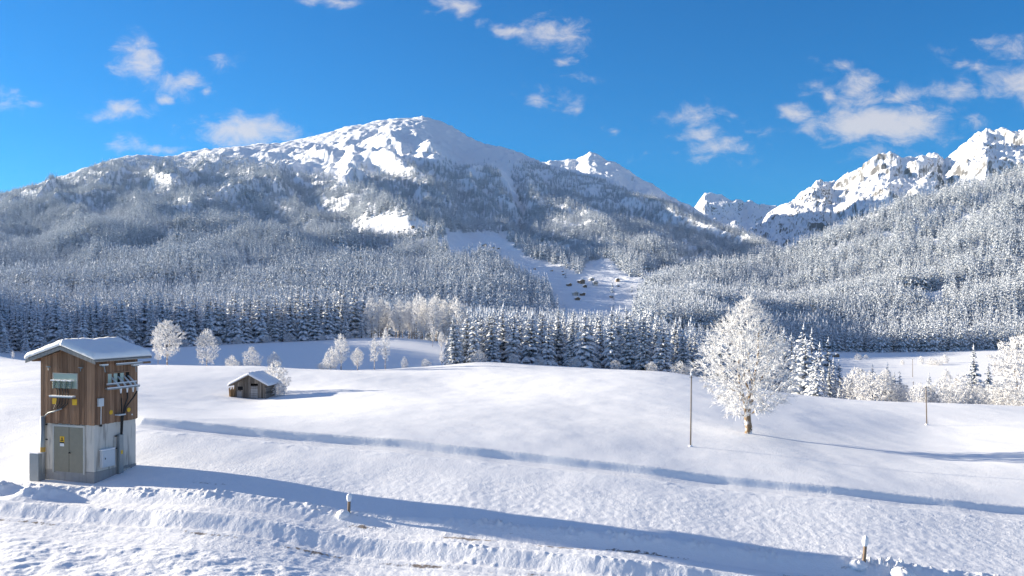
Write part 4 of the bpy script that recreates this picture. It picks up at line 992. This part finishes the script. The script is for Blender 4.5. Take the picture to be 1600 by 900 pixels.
# ---------------------------------------------------------------- poles, marker posts, snow clods
M_POLE = mat_wood('weathered pole', (.13, .105, .085), (.33, .28, .23), 1.5)
def pole(px, Y, base, top, r, label, lean=0.0):
    x = (px-CX)/F*Y; g = gz(x, Y); h = (base-top)*Y/F
    e = empty('wooden_pole', (x, Y, g)); tag(e, label, 'pole'); e.rotation_euler = (0, lean, 0)
    MB().tube([(0, 0, -.4), (0, 0, h*.5), (0, 0, h)], [r*1.15, r, r*.85], 10).build('shaft', M_POLE, e, smooth_=True)
    MB().tube([(0, 0, h+.002), (0, 0, h+.05), (0, 0, h+.13), (0, 0, h+.17)], [r*1.0, r*1.5, r*1.2, r*.3], 10).build('snow_cap', M_SNOW, e, smooth_=True)
    b = MB().tube([(-r*2.6, 0, h*.97), (r*2.6, 0, h*.97)], r*.28, 6)
    for s in (-1, 1): b.tube([(s*r*2.6, 0, h*.97), (s*r*2.6, 0, h*.97+r*1.6)], r*.4, 6)
    b.build('insulator_pin', M_GALV, e)
    V = MB().tube([(0, 0, -.3), (0, 0, .03), (0, 0, .10)], [r*5, r*3.2, r*1.2], 10).build('snow_collar', M_SNOW, e, smooth_=True); return e
pole(1079, 55.4, 701, 590, .044, 'tall thin wooden pole standing left of the lone frosted tree', .012)
pole(1448, 82, 664, 604, .05, 'shorter thin pole at the far field edge in front of the frosted hedge', -.02)
pole(1427, 300, 606, 556, .11, 'tiny distant pole on the valley meadow beyond the hedge')
pole(1426, 520, 577, 548, .15, 'farthest tiny pole at the foot of the right hill')
def marker(px, py, Y, h, label, lean):
    x = (px-CX)/F*Y; g = gz(x, Y); e = empty('marker_post', (x, Y, g)); tag(e, label, 'post', None); e.rotation_euler = (0, lean, 0)
    MB().tube([(0, 0, -.4), (0, 0, h*.68)], .062, 10).build('shaft', mat_wood('split post', (.12, .085, .06), (.42, .32, .23), 2), e, smooth_=True)
    MB().tube([(0, 0, h*.60), (0, 0, h*.66), (0, 0, h*.80), (0, 0, h*.93), (0, 0, h*1.0)], [.068, .095, .115, .095, .03], 12).build('snow_cap', M_SNOW, e, smooth_=True); return e
marker(545, 806, 36.4, .80, 'short brown marker post with a snow cap on the berm beside the tower shadow', .03)
marker(1350, 889, 31.9, .95, 'leaning marker post with a tall rounded snow cap near the bottom right corner', .07)
def clod(px, py, Y, r, label, cat='snow clod', sq=.75, seed=0):
    x = (px-CX)/F*Y; g = gz(x, Y); th = np.linspace(0, math.pi, 14); ph = np.linspace(0, 2*math.pi, 24)
    T, P = np.meshgrid(th, ph, indexing='ij'); q = r*(1 + .3*fbm(np.cos(P)*2+np.cos(T)*2+seed, np.sin(P)*2+np.sin(T)*1.5, 3, 400+seed))
    q = q*(1 + 0*T); q[:, -1] = q[:, 0]
    v = np.stack([q*np.sin(T)*np.cos(P), q*np.sin(T)*np.sin(P), q*np.cos(T)*sq], -1).reshape(-1, 3)
    o = link(bpy.data.objects.new('snow_clod', mesh_np('snow_clod', v, grid_faces(14, 24), M_SNOW))); o.location = (x, Y, g+r*.25); tag(o, label, cat); return o
clod(1411, 900, 31.2, .42, 'smooth round heap of snow at the bottom edge right of the leaning post', sq=.7, seed=2)
clod(536, 806, 36.3, .26, 'lump of snow pushed against the left side of the brown marker post', seed=5)
clod(1341, 890, 31.8, .30, 'lump of snow at the foot of the leaning post', sq=.6, seed=8)

# ---------------------------------------------------------------- hamlet on the sunny clearing
M_CHALET = mat_wood('dark chalet timber', (.15, .11, .08), (.33, .25, .18)); M_PLASTER = mat_concrete('chalet plaster', (.55, .52, .47), (.68, .65, .6), .1)
def house(px, py, w, d, h, rz, label, wall, cat='house'):
    X, Y, z = massif.hit(px, py); e = empty('chalet' if cat == 'house' else 'hay_shed', (X, Y, z), rz); tag(e, label, cat); e.scale = (.74,)*3 if cat == 'house' else (.62,)*3
    ap = h + w*.24
    MB().prism([(-w/2, -4), (w/2, -4), (w/2, h), (0, ap), (-w/2, h)], -d/2, d/2).build('wall', wall, e)
    if cat == 'house':
        MB().box(-w/2+.8, w/2-.8, -d/2-.9, -d/2-.02, h*.5, h*.5+.9).build('balcony', M_CHALET, e)
        wn = MB()
        for xx in (-w*.28, 0, w*.28): wn.box(xx-.5, xx+.5, -d/2-.04, -d/2-.01, h*.66, h*.66+1.1)
        for xx in (-w*.28, w*.28): wn.box(xx-.5, xx+.5, -d/2-.04, -d/2-.01, h*.12, h*.12+1.1)
        wn.build('window', M_VOID, e)
    o = w*.14; t = .25
    MB().prism([(-w/2-o, h-o*.48), (0, ap+.02), (w/2+o, h-o*.48), (w/2+o, h-o*.48+t), (0, ap+.02+t), (-w/2-o, h-o*.48+t)], -d/2-1.2, d/2+1).build('roof', M_CHALET, e)
    MB().prism([(-w/2-o-.1, h-o*.48+t+.02), (0, ap+.04+t), (w/2+o+.1, h-o*.48+t+.02), (w/2+o, h-o*.48+t+1.2), (0, ap+1.35+t), (-w/2-o, h-o*.48+t+1.2)], -d/2-1.3, d/2+1.1).build('snow_cover', M_SNOW, e, .2)
for q in ((908,443,11,12,5.2,.5,'largest brown chalet under a white roof in the middle of the hamlet',M_CHALET),(930,446,9,9,6.5,.2,'narrow chalet right of the largest one in the hamlet',M_PLASTER),
          (889,447,8,8,3.5,.6,'low chalet left of the largest one in the hamlet',M_CHALET),(914,449,7,7,3,.1,'small chalet just below the largest one',M_CHALET),(924,439,9,8,4,.4,'chalet partly hidden above the narrow one',M_PLASTER),
          (899,462,9,9,5,.3,'pale chalet at the lower left of the hamlet',M_PLASTER),(910,462,7,8,3.5,.5,'brown chalet beside the pale one at the lower left',M_CHALET),(902,469,8,7,3.2,.2,'lowest dark chalet of the hamlet above the spruce tops',M_CHALET),
          (965,440,7,8,5,.1,'lone chalet at the foot of the lit forest edge right of the hamlet',M_CHALET),(757,385,9,8,4,.5,'upper farmhouse on the steep clearing above the hamlet',M_CHALET),(645,358,8,8,3.6,.3,'single farmhouse on the high left clearing',M_CHALET)):
    house(*q)
for i, (px, py) in enumerate(((771,388),(779,390),(835,421),(862,424),(880,430),(879,425),(966,448),(955,465),(974,465),(981,465),(988,464),(632,362),(622,363))):
    house(px, py, 5.5, 5, 2.4, .3*i, ['brown hay shed below the upper farmhouse','second small shed below the upper farmhouse, farther right','small hay shed on the left slope of the blue clearing','tiny shed on the knoll above the hamlet','shed below the knoll above the hamlet','tiny shed at the edge of the gully wood','small shed under the lone chalet right of the hamlet','leftmost shed of the row at the lower right of the hamlet','second shed from the left in the row at the lower right of the hamlet','third shed from the left in the row at the lower right of the hamlet','rightmost shed of the row at the lower right of the hamlet','shed left of the single farmhouse on the high clearing','outermost shed on the high left clearing'][i], M_CHALET, 'shed')
# the little hut on the valley meadow
x, y, _ = W(1306, 552, 730)
hut = empty('field_hut', (x, y, gz(x, y)), .3); tag(hut, 'tiny dark hut at the edge of the valley meadow under the right hill', 'hut')
MB().prism([(-2, -.5), (2, -.5), (2, 2), (0, 3), (-2, 2)], -2, 2).build('wall', M_CHALET, hut)
MB().prism([(-2.6, 1.75), (0, 3.05), (2.6, 1.75), (2.6, 2.2), (0, 3.6), (-2.6, 2.2)], -2.5, 2.5).build('snow_cover', M_SNOW, hut)
print('individual spruces', sum(o.name.startswith('snowy_spruce') for o in bpy.data.objects))

# ---------------------------------------------------------------- the thin winter haze of the valley
def haze():
    m = bpy.data.materials.new('valley haze'); m.use_nodes = True; nt = m.node_tree; nt.nodes.clear()
    o = nt.nodes.new('ShaderNodeOutputMaterial'); p = nt.nodes.new('ShaderNodeVolumePrincipled')
    p.inputs['Color'].default_value = (.42, .70, 1.0, 1); p.inputs['Density'].default_value = HAZE; p.inputs['Anisotropy'].default_value = .2
    nt.links.new(p.outputs[0], o.inputs['Volume'])
    b = MB().box(-17000, 17000, -60, 13500, -120, 1420).build('haze', m); tag(b, kind='stuff')
HAZE = 1.4e-5
haze()
